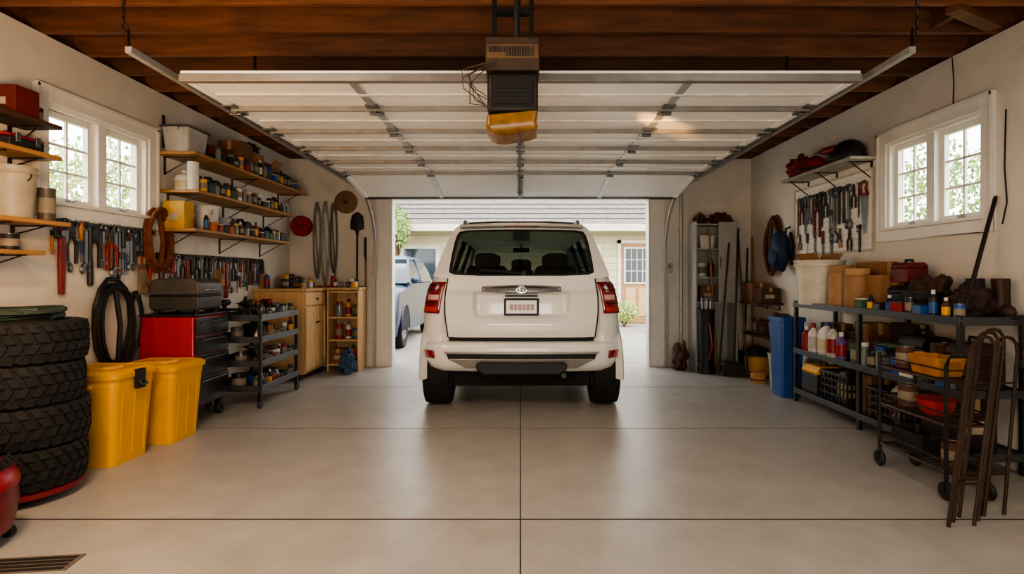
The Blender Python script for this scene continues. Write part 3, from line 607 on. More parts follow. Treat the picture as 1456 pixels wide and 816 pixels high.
# hand tools, hung from a hook: local x off the wall, z down from 0
def tool(kind,label,loc,rz,s=1.,col='#a3191c',group=None,x=.026):
    hm=M(col,.45); x=x/s
    if kind=='wrench':
        b=B(); b.box((x,0,-.125),(.008,.02,.19)); b.tube(ring((0,-.016),.02,16,x),.0075,6,True); b.tube(arc((0,-.235),.026,-PI/2+.75,1.5*PI-.75,14,x),.010,6)
        o=S(b,'wrench',label,'wrench',STEEL,loc,rz,group); o.scale=(s,)*3; return o
    if kind=='crowbar':
        b=B(); b.tube([(x,.05,-.05),(x,.045,-.01),(x,.02,.0),(x,0,-.03),(x,0,-.45),(x+.01,.0,-.5)],[.008,.010,.011,.011,.011,.007],8); o=S(b,'crowbar',label,'crowbar',hm,loc,rz,group); o.scale=(s,)*3; return o
    NM={'pipe':('pipe_wrench','wrench'),'pliers':('pliers','pliers'),'snips':('snips','snips'),'screwdriver':('screwdriver',)*2,'hammer':('hammer',)*2,'saw':('hand_saw','saw'),'clamp':('bar_clamp','clamp'),'brush':('paint_brush','brush'),'chisel':('chisel',)*2,'level':('spirit_level','level')}[kind]
    t=T(NM[0],label,NM[1],loc,rz,group)
    if kind=='pipe':
        b=B(); b.prism([(-.014,-.03),(.014,-.03),(.017,-.2),(.012,-.33),(-.012,-.33),(-.016,-.2)],x-.008,x+.008); b.o('handle',hm,t,.003)
        b=B(); b.prism([(-.05,-.0),(.02,.012),(.035,-.015),(.02,-.045),(-.015,-.04),(-.05,-.03)],x-.012,x+.012); b.o('upper_jaw',DSTEEL,t,.003)
        b=B(); b.prism([(-.05,-.048),(-.01,-.055),(-.01,-.085),(-.045,-.08)],x-.012,x+.012); b.o('lower_jaw',DSTEEL,t,.003)
        b=B(); b.cyl((x-.016,-.005,-.06),(x+.016,-.005,-.06),.014,n=12); b.o('knurled_nut',STEEL,t)
    elif kind in('pliers','snips'):
        L=.11 if kind=='pliers' else .16
        for q in (-1,1):
            B().tube([(x+.003*q,.004*q,-.075),(x+.003*q,.020*q,-.095),(x,.030*q,-.12),(x,.026*q,-.09-L)],[.007,.008,.0095,.008],6).o('handle',hm,t)
        b=B(); b.prism([(-.002,0),(-.012,-.03),(-.016,-.06),(-.010,-.085),(.010,-.085),(.016,-.06),(.012,-.03),(.002,0)],x-.006,x+.006); b.cyl((x-.009,0,-.068),(x+.009,0,-.068),.009,n=10); b.o('jaw',DSTEEL,t,.002)
    elif kind=='screwdriver':
        B().lathe([(.004,0),(.013,-.004),(.014,-.05),(.010,-.075),(.013,-.09),(.008,-.1)],10,(x,0,0)).o('handle',hm,t); b=B(); b.cyl((x,0,-.1),(x,0,-.22),.0035,n=8); b.box((x,0,-.222),(.003,.008,.012)); b.o('shaft',STEEL,t)
    elif kind=='hammer':
        b=B(); b.cyl((x,-.06,-.01),(x,-.03,-.01),.015,.013,12); b.box((x,0,-.01),(.022,.065,.022)); b.prism([(.03,0),(.09,-.03),(.092,-.034),(.03,-.022)],x-.01,x+.01); b.o('head',DSTEEL,t,.002)
        B().lathe([(.009,-.0),(.011,-.05),(.010,-.16),(.014,-.22),(.014,-.31),(.009,-.32)],10,(x,0,0)).o('handle',hm,t)
    elif kind=='saw':
        n=26; L=.38; poly=[(-.015,-.12-L)]+[(-.06,-.11)]+[(.05,-.11)]+[(.05-.04*k/n+(.004 if k%2 else 0),-.11-L*k/n) for k in range(1,n)]
        B().prism(poly,x-.001,x+.001).o('blade',STEEL,t)
        b=B(); b.tube([(x,-.05,-.12),(x,-.06,-.06),(x,-.045,-.01),(x,0,0),(x,.035,-.03),(x,.02,-.07),(x,.05,-.13)],.013,8); b.tube([(x,-.05,-.12),(x,.05,-.13)],.014,8); b.o('handle',hm,t)
    elif kind=='clamp':
        B().box((x,0,-.2),(.007,.02,.44)).o('bar',STEEL,t)
        b=B(); b.prism([(0,0),(.085,-.012),(.085,-.03),(.012,-.05),(-.012,-.05),(-.012,0)],x-.012,x+.012); b.o('fixed_jaw',BLK2,t,.003)
        b=B(); b.prism([(-.015,-.2),(.085,-.22),(.085,-.24),(.015,-.26),(-.015,-.26)],x-.013,x+.013); b.o('sliding_jaw',BLK2,t,.003)
        b=B(); b.cyl((x,.07,-.2),(x,.07,-.24),.006,n=8); b.cyl((x,.07,-.24),(x,.07,-.35),.015,.013,10); b.o('handle',hm,t)
    elif kind=='level':
        b=B(); b.box((x,0,-.25),(.022,.05,.5)); b.o('body',hm,t,.004); b=B(); b.cyl((x+.008,-.02,-.25),(x+.008,.02,-.25),.008,n=8); b.o('vial',GREEN,t)
    elif kind=='brush':
        B().lathe([(.005,0),(.011,-.01),(.008,-.06),(.014,-.11),(.014,-.13)],10,(x,0,0)).o('handle',hm,t); B().box((x,0,-.145),(.018,.05,.035)).o('ferrule',STEEL,t); B().box((x,0,-.19),(.016,.048,.06)).o('bristles',TAN,t)
    elif kind=='chisel':
        B().lathe([(.010,0),(.014,-.006),(.012,-.05),(.015,-.09),(.009,-.11)],10,(x,0,0)).o('handle',hm,t); B().box((x,0,-.175),(.005,.02,.13)).o('blade',STEEL,t)
    t.scale=(s,)*3; return t
def lay(kind,label,loc,rz,s=1.,col='#1f1f20',group=None,th=.014):
    t=tool(kind,label,loc,0,s,col,group,th*s); t.rotation_euler=(Matrix.Rotation(rz,3,'Z')@Matrix.Rotation(-PI/2,3,'Y')).to_euler(); return t
def rail(label,loc,L,rz,offs,m=DWOOD):
    t=T('tool_rail',label,'tool rail',loc,rz)
    B().bx(0,.018,-L/2,L/2,-.025,.035).o('strip',m,t,.003)
    for q in offs: B().tube([(.016,q,.008),(.05,q,.004),(.058,q,.022)],.0035,5).o('hook',STEEL,t)
    return t
def mshelf(label,side,y0,y1,z,dep=.3,nb=3,m=WOOD,th=.028):
    L=y1-y0; t=T('shelf',label,'shelf',(side*WX,(y0+y1)/2,z),0 if side<0 else PI)
    B().bx(.001,dep,-L/2,L/2,-th,0).o('board',m,t,.004)
    for k in range(nb):
        y=-L/2+.12+(L-.24)*k/max(1,nb-1); hb=.2 if nb>2 or z>2.3 else .1
        b=B(); b.bx(0,.01,y-.012,y+.012,-hb,-th); b.bx(0,dep*.85,y-.012,y+.012,-th-.008,-th); b.tube([(.008,y,-hb+.01),(dep*.75,y,-th-.006)],.006,4); b.o('bracket',DSTEEL,t)
    return t
def pole(label,base,top,kind,m=HANDLE,hm=DSTEEL,name=None,cat=None,r=.014):
    base=Vector(base);top=Vector(top);L=(top-base).length; q=Vector((0,0,1)).rotation_difference((top-base).normalized())
    t=T(name or kind,label,cat or kind,base,0,None,q.to_euler())
    z0={'shovel':.26,'rake':.10,'broom':.16,'axe':.0,'pole':0,'fork':.28}.get(kind,0)
    B().lathe([(r*.8,z0),(r,z0+.05),(r,L-.03),(r*.7,L)],10).o('handle',m,t)
    if kind=='shovel':
        b=B(); rg=[]
        for z,w in ((0,.02),(.05,.08),(.14,.10),(.25,.10),(.27,.03),(.34,.017)): rg.append([(u*w,.018*(1-u*u)*(1 if z<.26 else .3)-.009+dd,z) for u,dd in [(-1,0),(-.5,0),(0,0),(.5,0),(1,0),(1,.005),(.5,.005),(0,.005),(-.5,.005),(-1,.005)]])
        b.loft(rg); b.o('blade',hm,t)
    elif kind=='rake':
        b=B(); b.box((0,0,.10),(.36,.018,.018))
        for k in range(11): b.tube([(-.17+.034*k,0,.10),(-.17+.034*k,.0,.06),(-.17+.034*k,.02,.02)],.005,5)
        b.o('head',hm,t)
    elif kind=='broom':
        b=B(); b.box((0,0,.17),(.26,.05,.05)); b.o('head',BLACK,t,.01); b=B(); b.box((0,0,.075),(.30,.055,.15),None,.85); b.o('bristles',hm,t)
    elif kind=='fork':
        b=B()
        for k in range(4): x=-.08+.053*k; b.tube([(x*.2,0,.34),(x,0,.26),(x,0,.0)],.007,5)
        b.o('tines',hm,t)
    elif kind=='axe':
        b=B(); b.prism([(-.03,L-.12),(.03,L-.12),(.11,L-.17),(.12,L-.1),(.11,L-.02),(.03,L-.06),(-.03,L-.06)],-.015,.015,'y'); b.o('head',hm,t,.003)
    return t

# ---------------------------------------------------------------- LEFT SIDE
TX,TY=-3.05,3.42
t=T('tire_dolly','low red tire dolly under the stack of tires','dolly',(TX,TY,0))
b=B(); b.lathe([(.31,.045),(.325,.05),(.325,.08),(.31,.085),(.001,.085)],28); b.o('deck',M('#6e1216',.5),t)
for k in range(4):
    a=PI/4+PI/2*k; B().cyl((.24*cos(a)-.015,.24*sin(a),.0225),(.24*cos(a)+.015,.24*sin(a),.0225),.0225,n=12).o('caster',BLACK,t)
tb=None
tl=['bottom tire of the black stack in the left corner','tire second from the bottom of the black stack','tire second from the top of the black stack','topmost tire of the black stack under the green hose']
for k in range(4):
    if tb is None: tb=tire(B(),.34,.245,(0,0,0),'z',30,.04).o('tire',RUB,None,0,30); o=tb
    else: o=tb.copy(); C.objects.link(o)
    o.location=(TX+[0,.008,-.006,.005][k],TY+[0,.01,-.01,.0][k],.086+.123+.2455*k); o.rotation_euler=(0,0,.3*k); P(o,tl[k],'tire','stacked tires')
coil('dark green garden hose coiled on top of the tire stack',(TX,TY,1.068),.2,5,.017,M('#2f3b33',.5),0,'hose','garden_hose',True)
t=T('shop_vacuum','red canister shop vacuum in the near left corner','vacuum',(-2.79,2.71,0))
B().lathe([(.2,.05),(.26,.07),(.285,.2),(.28,.29)],28).o('tank',M('#6a101b',.35),t)
B().lathe([(.288,.29),(.29,.31),(.27,.36),(.2,.42),(.1,.45),(.001,.455)],28).o('lid',M('#7a1420',.35),t)
for k in range(7):
    a=-.6+.2*k; b=B(); b.box((.225*cos(a),.225*sin(a),.39),(.05,.012,.09),(0,.9,a)); b.o('vent_slot',BLACK,t)
for k in range(4): a=PI/4+PI/2*k; B().cyl((.24*cos(a),.24*sin(a)-.015,.03),(.24*cos(a),.24*sin(a)+.015,.03),.03,n=12).o('caster',BLACK,t)
b=B(); b.tube([(.1,-.2,.41),(.1,-.16,.50),(-.1,-.16,.50),(-.1,-.2,.41)],.015,8); b.o('handle',BLACK,t)
t=T('floor_grate','dark metal floor grate in the near left corner','grate',(-2.27,2.60,0),.12)
b=B(); b.bx(-.2,.2,-.075,.075,0,.004); b.o('frame',M('#6d655a',.6,.3),t)
for k in range(4): b=B(); b.bx(-.18,.18,-.066+.034*k,-.045+.034*k,.004,.006); b.o('slot',M('#15110e',.9),t)
tote('yellow lidded storage tote beside the tires, nearest the camera',(-3.03,4.09,0),(.48,.44,.69),0,YEL,YEL,True,'storage tote',True,.84)
tote('yellow storage tote between the near tote and red chest',(-2.96,4.63,0),(.48,.44,.65),0,YEL,YEL,True,'storage tote',False,.84)
t=T('tool_chest','red rolling tool chest with black drawers beside the yellow totes','tool chest',(-3.11,5.26,0))
B().bx(-.26,.22,-.29,.29,.16,.97).o('chest_body',M('#b0141a',.3,0,.1,5,0,80,None,.3),t,.012)
B().bx(-.265,.245,-.295,.295,.972,.992).o('top_mat',BLK2,t,.005)
for k,(z0,z1) in enumerate(((.18,.42),(.43,.62),(.63,.79),(.80,.95))):
    dr=B().bx(.222,.242,-.27,.27,z0,z1).o('drawer',M('#1f1c1c',.25,.3),t,.004)
    b=B(); b.tube([(.242,-.2,z1-.04),(.262,-.19,z1-.035),(.262,.19,z1-.035),(.242,.2,z1-.04)],.007,6); b.o('drawer_handle',STEEL,dr)
for sx_ in (-.2,.17):
    for sy in (-.23,.23):
        w=B().box((sx_,sy,.135),(.07,.07,.05)).o('caster_bracket',DSTEEL,t,.004)
        B().lathe([(.02,-.022),(.062,-.022),(.068,-.012),(.068,.012),(.062,.022),(.02,.022)],18,(sx_,sy,.068),'x',True).o('caster_wheel',BLACK,t)
t=T('equipment_case','rounded boxy dark grey case on top of the red chest','case',(-3.12,5.26,.993))
b=B(); b.prism([(-.21,.03),(.21,.03),(.225,.06),(.225,.155),(-.225,.155),(-.225,.06)],-.2,.2,'y'); b.o('case_base',M('#47433f',.45,.2),t,.012)
b=B(); b.prism([(-.225,.168),(.225,.168),(.225,.25),(.21,.29),(.17,.315),(-.17,.315),(-.21,.29),(-.225,.25)],-.2,.2,'y'); b.o('case_lid',M('#55504b',.45,.2),t,.014)
b=B(); b.bx(-.222,.222,-.198,.198,.154,.169); b.o('rim',BLACK,t,.003)
b=B(); b.tube([(.215,-.10,.21),(.26,-.09,.215),(.26,.09,.215),(.215,.10,.21)],.009,8); b.o('handle',STEEL,t)
for u in (-.18,.18):
    for v in (-.16,.16): B().cyl((u,v,0),(u,v,.04),.018,n=10).o('foot',BLACK,t)
CT=(-2.88,6.12)
t=T('tool_cart','black steel tool cart with four trays beside the wooden cabinet','cart',(*CT,0))
cx=.26; cy=.46
for u in (-cx,cx):
    for v in (-cy,cy):
        B().bx(u-.018,u+.018,v-.018,v+.018,.10,.95).o('post',BLK2,t,.003)
        B().bx(u-.02,u+.02,v-.02,v+.02,.085,.10).o('caster_bracket',DSTEEL,t); B().lathe([(.01,-.014),(.038,-.014),(.043,-.006),(.043,.006),(.038,.014),(.01,.014)],16,(u,v,.043),'x',True).o('caster_wheel',BLACK,t)
TR=[.17,.42,.66,.88]
for z in TR:
    b=B(); b.bx(-cx-.018,cx+.018,-cy-.02,cy+.02,z,z+.008); b.bx(-cx-.02,-cx-.014,-cy,cy,z,z+.065); b.bx(cx+.016,cx+.022,-cy,cy,z,z+.065); b.bx(-cx,cx,-cy-.022,-cy-.018,z,z+.065); b.bx(-cx,cx,cy+.018,cy+.022,z,z+.065); b.o('tray',M('#55555a',.35,.6),t,.003)
b=B(); b.tube([(-cx,-cy-.01,.93),(-cx,-cy-.06,1.0),(cx,-cy-.06,1.0),(cx,-cy-.01,.93)],.014,8); b.o('push_handle',BLK2,t)
def oc(x,y,k): return (CT[0]+x,CT[1]+y,TR[k]+.0085)
drill('black and red drill standing on the cart top tray near end',oc(.02,-.25,3),BLK2,1.2,.9)
circ_saw('grey circular saw on the middle of the cart top',oc(-.1,.03,3),GREYP,.4)
toolbox('small dark toolbox on the far end of the cart top',oc(.02,.30,3),(.2,.2,.16),0,BLK2,GREYP)
drill('orange power drill at the far back of the cart top',oc(-.17,.36,3),ORG,.4,.9)
drill('dark power drill at the back of cart top near end',oc(-.17,-.30,3),BLK2,.2,1.0)
drill('dark red power drill beside the saw on the cart top',oc(.08,.08,3),M('#641414',.5),1.0,.95)
can('grey paint can on the upper middle cart tray',oc(-.05,-.3,2),.06,.13,GREYP); toolbox('black toolbox in the middle of the upper cart tray',oc(-.05,.12,2),(.2,.28,.17),0,BLACK)
can('steel can near end of the lower middle cart tray',oc(.0,-.32,1),.055,.12,STEEL); drill('grey drill on the lower middle cart tray',oc(-.02,.0,1),GREYP,1.9,.8); carton('small brown parts box on the lower middle cart tray',oc(-.02,.3,1),(.2,.16,.12),0,CARD2)
tote('small blue open bin on the bottom cart tray',oc(-.02,-.02,0),(.2,.24,.11),0,BLUE,None,False); can('dark can at the near end of the bottom cart tray',oc(-.02,-.32,0),.07,.15,DSTEEL); tote('small grey open bin on the bottom cart tray far end',oc(-.02,.28,0),(.2,.22,.11),0,GREYP,None,False)
for k,pn in ((3,'the cart top tray'),(2,'the upper middle cart tray'),(1,'the lower middle cart tray'),(0,'the bottom cart tray')):
    clutter(pn,[oc(.20+.01*(i%2),-.40+.09*i,k) for i in range(10)],40+k,.036,.19)
t=T('base_cabinet','pale wooden base cabinet with two doors and a drawer','cabinet',(-3.09,7.5,0))
B().bx(-.3,.34,-.36,.42,.08,1.135).o('cabinet_body',WOODL,t,.004); B().bx(-.3,.29,-.34,.4,0,.08).o('toe_kick',DWOOD,t)
dr=B().bx(.341,.36,-.34,.40,.95,1.11).o('drawer',WOODL,t,.005); B().ball((.375,.03,1.03),.016,10).o('knob',DSTEEL,dr)
for a0,a1,kx in ((-.34,.02,-.01),(.04,.40,.07)):
    b=B(); b.bx(.341,.356,a0,a1,.12,.93)
    for q in ((a0,a0+.06,.12,.93),(a1-.06,a1,.12,.93),(a0+.06,a1-.06,.12,.19),(a0+.06,a1-.06,.86,.93)): b.bx(.356,.366,*q)
    dd=b.o('cabinet_door',WOODL,t,.003); B().ball((.38,kx,.72),.015,10).o('knob',DSTEEL,dd)
t=T('shelf_unit','open wooden shelf unit between the cabinet and the doorway','shelf unit',(-2.48,8.05,0))
for s in (-1,1): b=B(); b.bx(min(s*.22,s*.2),max(s*.22,s*.2),-.2,.2,0,1.135); b.o('side_panel',WOODL,t,.003)
for z in (.08,.42,.74,1.1): B().bx(-.2,.2,-.19,.2,z,z+.022).o('shelf_board',WOODL,t,.003)
B().bx(-.2,.2,.19,.2,.1,1.1).o('back_panel',WOODT,t)
def su(x,y,k): return (-2.48+x,8.02+y,(.102,.442,.762)[k]+.001)
jar('jar with red lid on the shelf unit top shelf',su(-.1,0,2),.05,.2,GLASSJ,RED); bottle('yellow bottle on the shelf unit top shelf',su(.03,0,2),.04,.24,YEL); can('green can on the shelf unit top shelf',su(.14,0,2),.04,.16,GREEN)
can('red can on the shelf unit middle shelf',su(-.1,0,1),.055,.2,RED); bottle('white bottle on the shelf unit middle shelf',su(.03,0,1),.04,.24,WHITEP,BLUE); can('blue can on the shelf unit middle shelf',su(.14,0,1),.045,.15,BLUE)
carton('small brown box on the shelf unit bottom shelf',su(-.09,0,0),(.18,.2,.2),0,CARD2); bottle('orange bottle on the shelf unit bottom shelf',su(.1,0,0),.05,.24,ORG)
S(B().bx(-3.395,-2.71,7.12,8.28,1.137,1.172).bx(-2.71,-2.24,7.83,8.28,1.137,1.172),'worktop','tan wooden worktop across the cabinet and shelf unit','worktop',WOODT,bev=.003)
bag('blue and grey cloth bag on floor beside the shelf unit',(-2.36,7.68,0),(.10,.12,.17),M('#35506b',.8),0,'bag','cloth_bag',4)
wt=1.173
bottle('blue spray bottle on the worktop near end',(-3.25,7.22,wt),.035,.22,BLUE,WHITEP,spray=True,name='spray_bottle'); can('small black can on the worktop',(-3.05,7.3,wt),.04,.12,BLACK); drill('yellow drill standing on the worktop',(-3.15,7.5,wt),YEL,.9,.85); jar('jar of screws on the worktop',(-2.9,7.55,wt),.035,.1,GLASSJ,STEEL); carton('small flat box on the worktop',(-3.0,7.8,wt),(.25,.2,.06),.2,CARD); bottle('red spray can on the worktop far end',(-2.7,8.1,wt),.033,.2,RED,WHITEP); can('white can on the worktop far end',(-2.45,8.12,wt),.05,.12,WHITEP)
toolbox('grey toolbox at the back of the worktop',(-3.23,7.95,wt),(.2,.3,.18),0,GREYP)
lay('hammer','wooden hammer lying on the worktop near the front edge',(-2.95,7.38,wt),2.2,1.,'#7a5230'); lay('pliers','red pliers lying on the worktop beside the small flat box',(-2.82,7.66,wt),.6,1.2,'#7a1d1a')
clutter('the worktop edge',[(-2.76,7.17+.11*i,wt) for i in range(3)]+[(-2.60+.09*i,7.90,wt) for i in range(4)],45,.032,.13)
# long shelves
mshelf('top long wooden shelf on the left wall',-1,5.25,8.0,2.5,.37); mshelf('middle long wooden shelf on the left wall',-1,5.3,7.55,2.15,.37); mshelf('lowest long wooden shelf on the left wall',-1,5.25,7.45,1.78,.37)
X=-3.255
def sh(y,z,x=X): return (x,y,z+.001)
tote('white lidded plastic bin on the top left shelf near end',sh(5.47,2.5),(.26,.36,.27),0,M('#b9b5ad',.4),GREYP)
circ_saw('red circular saw on the top left shelf',sh(5.85,2.5),RED,0); drill('red drill standing behind the saw on the top shelf',sh(6.09,2.5),RED,.0,1.0)
carton('tall brown carton on the top left shelf beside the red saw',sh(6.43,2.5),(.26,.28,.35),0,CARD2); carton('medium brown carton on the top left shelf',sh(6.74,2.5),(.25,.26,.29),0,CARD); carton('dark narrow carton on the top left shelf',sh(7.0,2.5),(.22,.2,.24),0,M('#5d402a',.8)); carton('brown carton with open flaps on the top left shelf',sh(7.27,2.5),(.18,.24,.24),0,CARD,True); toolbox('black toolbox on the top left shelf',sh(7.57,2.5),(.22,.24,.24),0,BLACK); carton('last small carton at the far end of top left shelf',sh(7.85,2.5),(.2,.2,.18),0,CARD)
bag('dark cloth bundle piled on the medium carton on top shelf',sh(6.74,2.793),(.1,.11,.07),M('#2a2624',.8),0,'bundle','cloth_bundle',21,False)
jug('white jug at the near end of the middle left shelf',sh(5.45,2.15),.13,.15,.2,WHITEP,WHITEP); drill('black drill on the middle left shelf near end',sh(5.66,2.15),BLK2,.2,1.0); circ_saw('dark circular saw on the middle left shelf',sh(5.94,2.15),BLK2); toolbox('grey toolbox on the middle left shelf',sh(6.24,2.15),(.22,.28,.2),0,GREYP); can('silver paint can on the middle left shelf',sh(6.48,2.15),.075,.19,STEEL); can('white paint can on the middle left shelf',sh(6.65,2.15),.075,.18,WHITEP); tote('small white bin on the middle left shelf',sh(6.88,2.15),(.22,.24,.2),0,WHITEP); can('brown can on the middle left shelf',sh(7.1,2.15),.06,.16,BROWN); jar('large glass jar on the middle left shelf',sh(7.26,2.15),.06,.18,GLASSJ,BLACK); bottle('yellow bottle at the far end of the middle left shelf',sh(7.42,2.15),.045,.22,YEL)
carton('yellow box at the near end of the lowest left shelf',sh(5.36,1.78),(.2,.16,.26),0,M('#c6951c',.5),False,'box',False); bottle('white spray bottle on the lowest left shelf',sh(5.54,1.78),.045,.24,WHITEP,RED,spray=True,name='spray_bottle'); bucket('white lidded bucket on the lowest left shelf',sh(5.82,1.78),.13,.26,WHITEP,True); bucket('small grey bucket on the lowest left shelf',sh(6.12,1.78),.10,.18,M('#a7a59f',.5),False); drill('grey drill on the lowest left shelf',sh(6.35,1.78),GREYP,.2,1.0); circ_saw('black circular saw on the lowest left shelf',sh(6.62,1.78),BLACK); can('dark red can on the lowest left shelf',sh(6.86,1.78),.06,.16,RED); can('blue can on the lowest left shelf',sh(7.02,1.78),.055,.15,NAVY); toolbox('small black toolbox at far end of lowest left shelf',sh(7.25,1.78),(.2,.26,.18),0,BLK2)
for z,pn,y0_,n_,sd in ((2.5,'the top left shelf',5.72,19,51),(2.15,'the middle left shelf',5.45,18,52),(1.78,'the lowest left shelf',5.5,17,53)):
    clutter(pn,[(-3.072,y0_+.115*i,z+.001) for i in range(n_)],sd,.034,.18)
tool('level','black spirit level hanging beside the left window',(-WX,5.34,2.86),0,.62,'#1c1c1c',None,.012)
can('white paper towel roll at the near end of the middle left shelf',sh(5.345,2.15,-3.11),.05,.26,WHITEP,WHITEP,'paper roll','paper_roll',None,WHITEP)
mshelf('uppermost small shelf left of the window',-1,3.35,3.86,2.36,.26,2,DWOOD); mshelf('second small shelf left of the window',-1,3.35,3.86,2.15,.26,2,WOOD,.03); mshelf('third small shelf left of the window holding bucket',-1,3.35,3.88,1.70,.3,2,WOOD); mshelf('lowest narrow shelf left of the window',-1,3.35,3.75,1.5,.24,2,WOOD)
Xn=-3.27
carton('dark red box on the uppermost small left shelf',(Xn,3.62,2.361),(.2,.18,.18),0,M('#5d1215',.6),False,'box',False); can('dark can on the uppermost small left shelf',(Xn,3.78,2.361),.05,.1,BLACK)
toolbox('black and red tool case on the second small left shelf',(Xn,3.62,2.151),(.2,.26,.10),0,BLACK,RED)
bucket('beige plastic bucket on the third small left shelf',(-3.25,3.60,1.701),.125,.33,M('#a09580',.5)); can('small dark can beside the beige bucket',(-3.2,3.8,1.701),.05,.22,M('#4c443a',.5)); can('grey can on the lowest narrow left shelf',(-3.27,3.6,1.501),.05,.1,BLACK)
nm={'wrench':'steel wrench','pipe':'pipe wrench','pliers':'pliers','screwdriver':'screwdriver','hammer':'hammer','snips':'long snips','brush':'paint brush','clamp':'bar clamp','saw':'hand saw','level':'level','chisel':'chisel','crowbar':'crowbar'}
SCL={'wrench':1.6,'pipe':1.3,'pliers':1.5,'screwdriver':1.4,'hammer':1.15,'snips':1.5,'brush':1.5,'clamp':.9,'saw':.9,'chisel':1.4,'crowbar':.9}
DK=['#1f1f20','#2a2625','#1f1f20','#7a1d1a','#8e2019','#1b2f55','#6a4629','#a8661a','#333333','#4d301c']
DK2=['#1a1918','#242120','#2c2826','#3b2417','#64180f','#7a1d1a','#2c2826','#6a4629','#333333']
CNAME={'#1f1f20':'black','#2a2625':'dark','#7a1d1a':'dark red','#8e2019':'red','#1b2f55':'blue','#6a4629':'wooden','#a8661a':'orange','#333333':'grey','#4d301c':'brown','#1a1918':'black','#242120':'black','#2c2826':'dark','#3b2417':'dark brown','#64180f':'dark red'}
def hang(kinds,offs,base,rz,where,grp,seed,z=0,sc=1.,cols=DK):
    R=random.Random(seed)
    for i,(k,q) in enumerate(zip(kinds,offs)):
        c=R.choice(cols); s=SCL[k]*R.uniform(.68,1.3)*sc
        lab=('%s hanging %s from the left %s'%(nm[k],ORD[i],where)) if k in('wrench',) else ('%s %s hanging %s from the left %s'%(CNAME[c],nm[k],ORD[i],where))
        sgn=1 if rz==0 else -1
        tool(k,lab,(base[0],base[1]+sgn*q,base[2]+z),rz,s,c,grp)
ks=['pliers','pipe','wrench','pliers','clamp','screwdriver','wrench','hammer','pliers','crowbar','wrench','snips','pliers','wrench','clamp','screwdriver','saw','wrench','pipe','pliers','brush','snips','hammer','crowbar']
offs=[-.52+.046*k for k in range(24)]
rail('dark wooden tool rail under the left window',(-WX,4.61,1.735),1.14,0,offs)
hang(ks,offs,(-WX,4.61,1.746),0,'on rail under left window','hand tools under the left window',61,0,1.08)
ks=['pliers','screwdriver','screwdriver','wrench','pliers','hammer','chisel','pliers','wrench','snips','screwdriver','wrench','pliers','brush','hammer','wrench','pliers','clamp','screwdriver','wrench','chisel','pliers','saw','wrench','pliers','snips']
offs=[-1.03+.083*k for k in range(26)]
rail('second tool rail below the lowest left shelf',(-WX,6.32,1.52),2.16,0,offs)
hang(ks,offs,(-WX,6.32,1.531),0,'on rail below the shelves','hand tools below the left shelves',62,0,1.0)
coil('orange brown rope coil hanging between left window and shelves',(-WX,5.21,1.93),.27,7,.02,M('#6b3817',.8,0,.35,20,.3),0,'rope','rope_coil',False,1.0)
coil('black looped harness strap hanging on wall above yellow totes',(-WX,4.66,1.27),.34,4,.018,BLACK,0,'strap','harness_strap',False,1.0)
coil('thin black cable loop hanging on the left wall below glove',(-WX,4.95,1.18),.17,3,.008,BLACK,0,'cable','cable_coil',False,1.3,True,.5)
coil('grey cable loop hanging on the wall behind the grey case',(-WX,5.5,1.35),.15,4,.008,M('#55514b',.5),0,'cable','cable_coil',False,1.1,True,.6)
t=T('work_glove','tan leather work glove hanging under the tool rail','glove',(-WX,5.02,1.44))
b=B(); b.blob((.03,0,-.12),(.022,.06,.11),3,.2,3)
for k in range(4): b.tube([(.03,-.04+.027*k,-.18),(.032,-.045+.03*k,-.25),(.03,-.045+.03*k,-.27)],[.014,.013,.008],8)
b.tube([(.03,.05,-.12),(.03,.085,-.17),(.03,.09,-.2)],[.015,.014,.008],8); b.o('glove_body',M('#7c6b52',.8),t,0,80); b=B(); b.lathe([(.045,-.05),(.05,0.0)],14,(0,0,0))
for v in b.bm.verts: v.co.x=.03+v.co.x*.5
b.o('cuff',M('#5b4735',.8),t)
# front wall, left of the doorway
t=T('cord_reel','red extension cord reel hanging in the far left corner','cord reel',(-3.2,YD-.002,2.06))
B().lathe([(.05,-.03),(.15,-.03),(.15,-.04),(.05,-.04),(.05,-.11),(.15,-.11),(.15,-.12),(.05,-.12)],24,(0,0,0),'y',True).o('reel',RED,t)
B().lathe([(.06,-.042),(.125,-.045),(.13,-.075),(.125,-.105),(.06,-.108)],24,(0,0,0),'y').o('cord',M('#8d1d18',.5),t); B().tube([(0,0,.0),(0,-.12,0),(0,-.15,.02)],.012,8).o('axle',STEEL,t)
for i,(x,r_,mm,lb) in enumerate(((-2.99,.42,M('#77736c',.5),'grey cable loops hanging nearest the red reel'),(-2.87,.46,M('#9b968c',.45,.2),'pale cable loops hanging between two grey cable bundles'),(-2.745,.40,M('#5b5750',.5),'dark grey cable loops hanging below the wooden disc'))):
    coil(lb,(x,YD,2.38),r_,7,.009,mm,-PI/2,'cable','cable_coil',False,1.25,True,.12)
t=T('round_disc','round wooden disc hanging above the cables','disc',(-2.57,YD-.002,2.42)); B().lathe([(.001,-.025),(.16,-.025),(.17,-.018),(.17,0)],28,(0,0,0),'y').o('disc',M('#7a5c3c',.7),t); b=B(); b.cyl((0,-.022,0),(0,-.04,0),.03,n=12); b.o('hub',DSTEEL,t)
pole('black handled shovel hanging blade up left of the doorway',(-2.4,YD-.03,2.27),(-2.4,YD-.05,1.0),'shovel',BLACK,BLACK)
pole('wooden garden fork hanging left of the doorway beside the shovel',(-2.27,YD-.045,1.9),(-2.27,YD-.045,.35),'fork',HANDLE,DSTEEL,'garden_fork','garden fork')
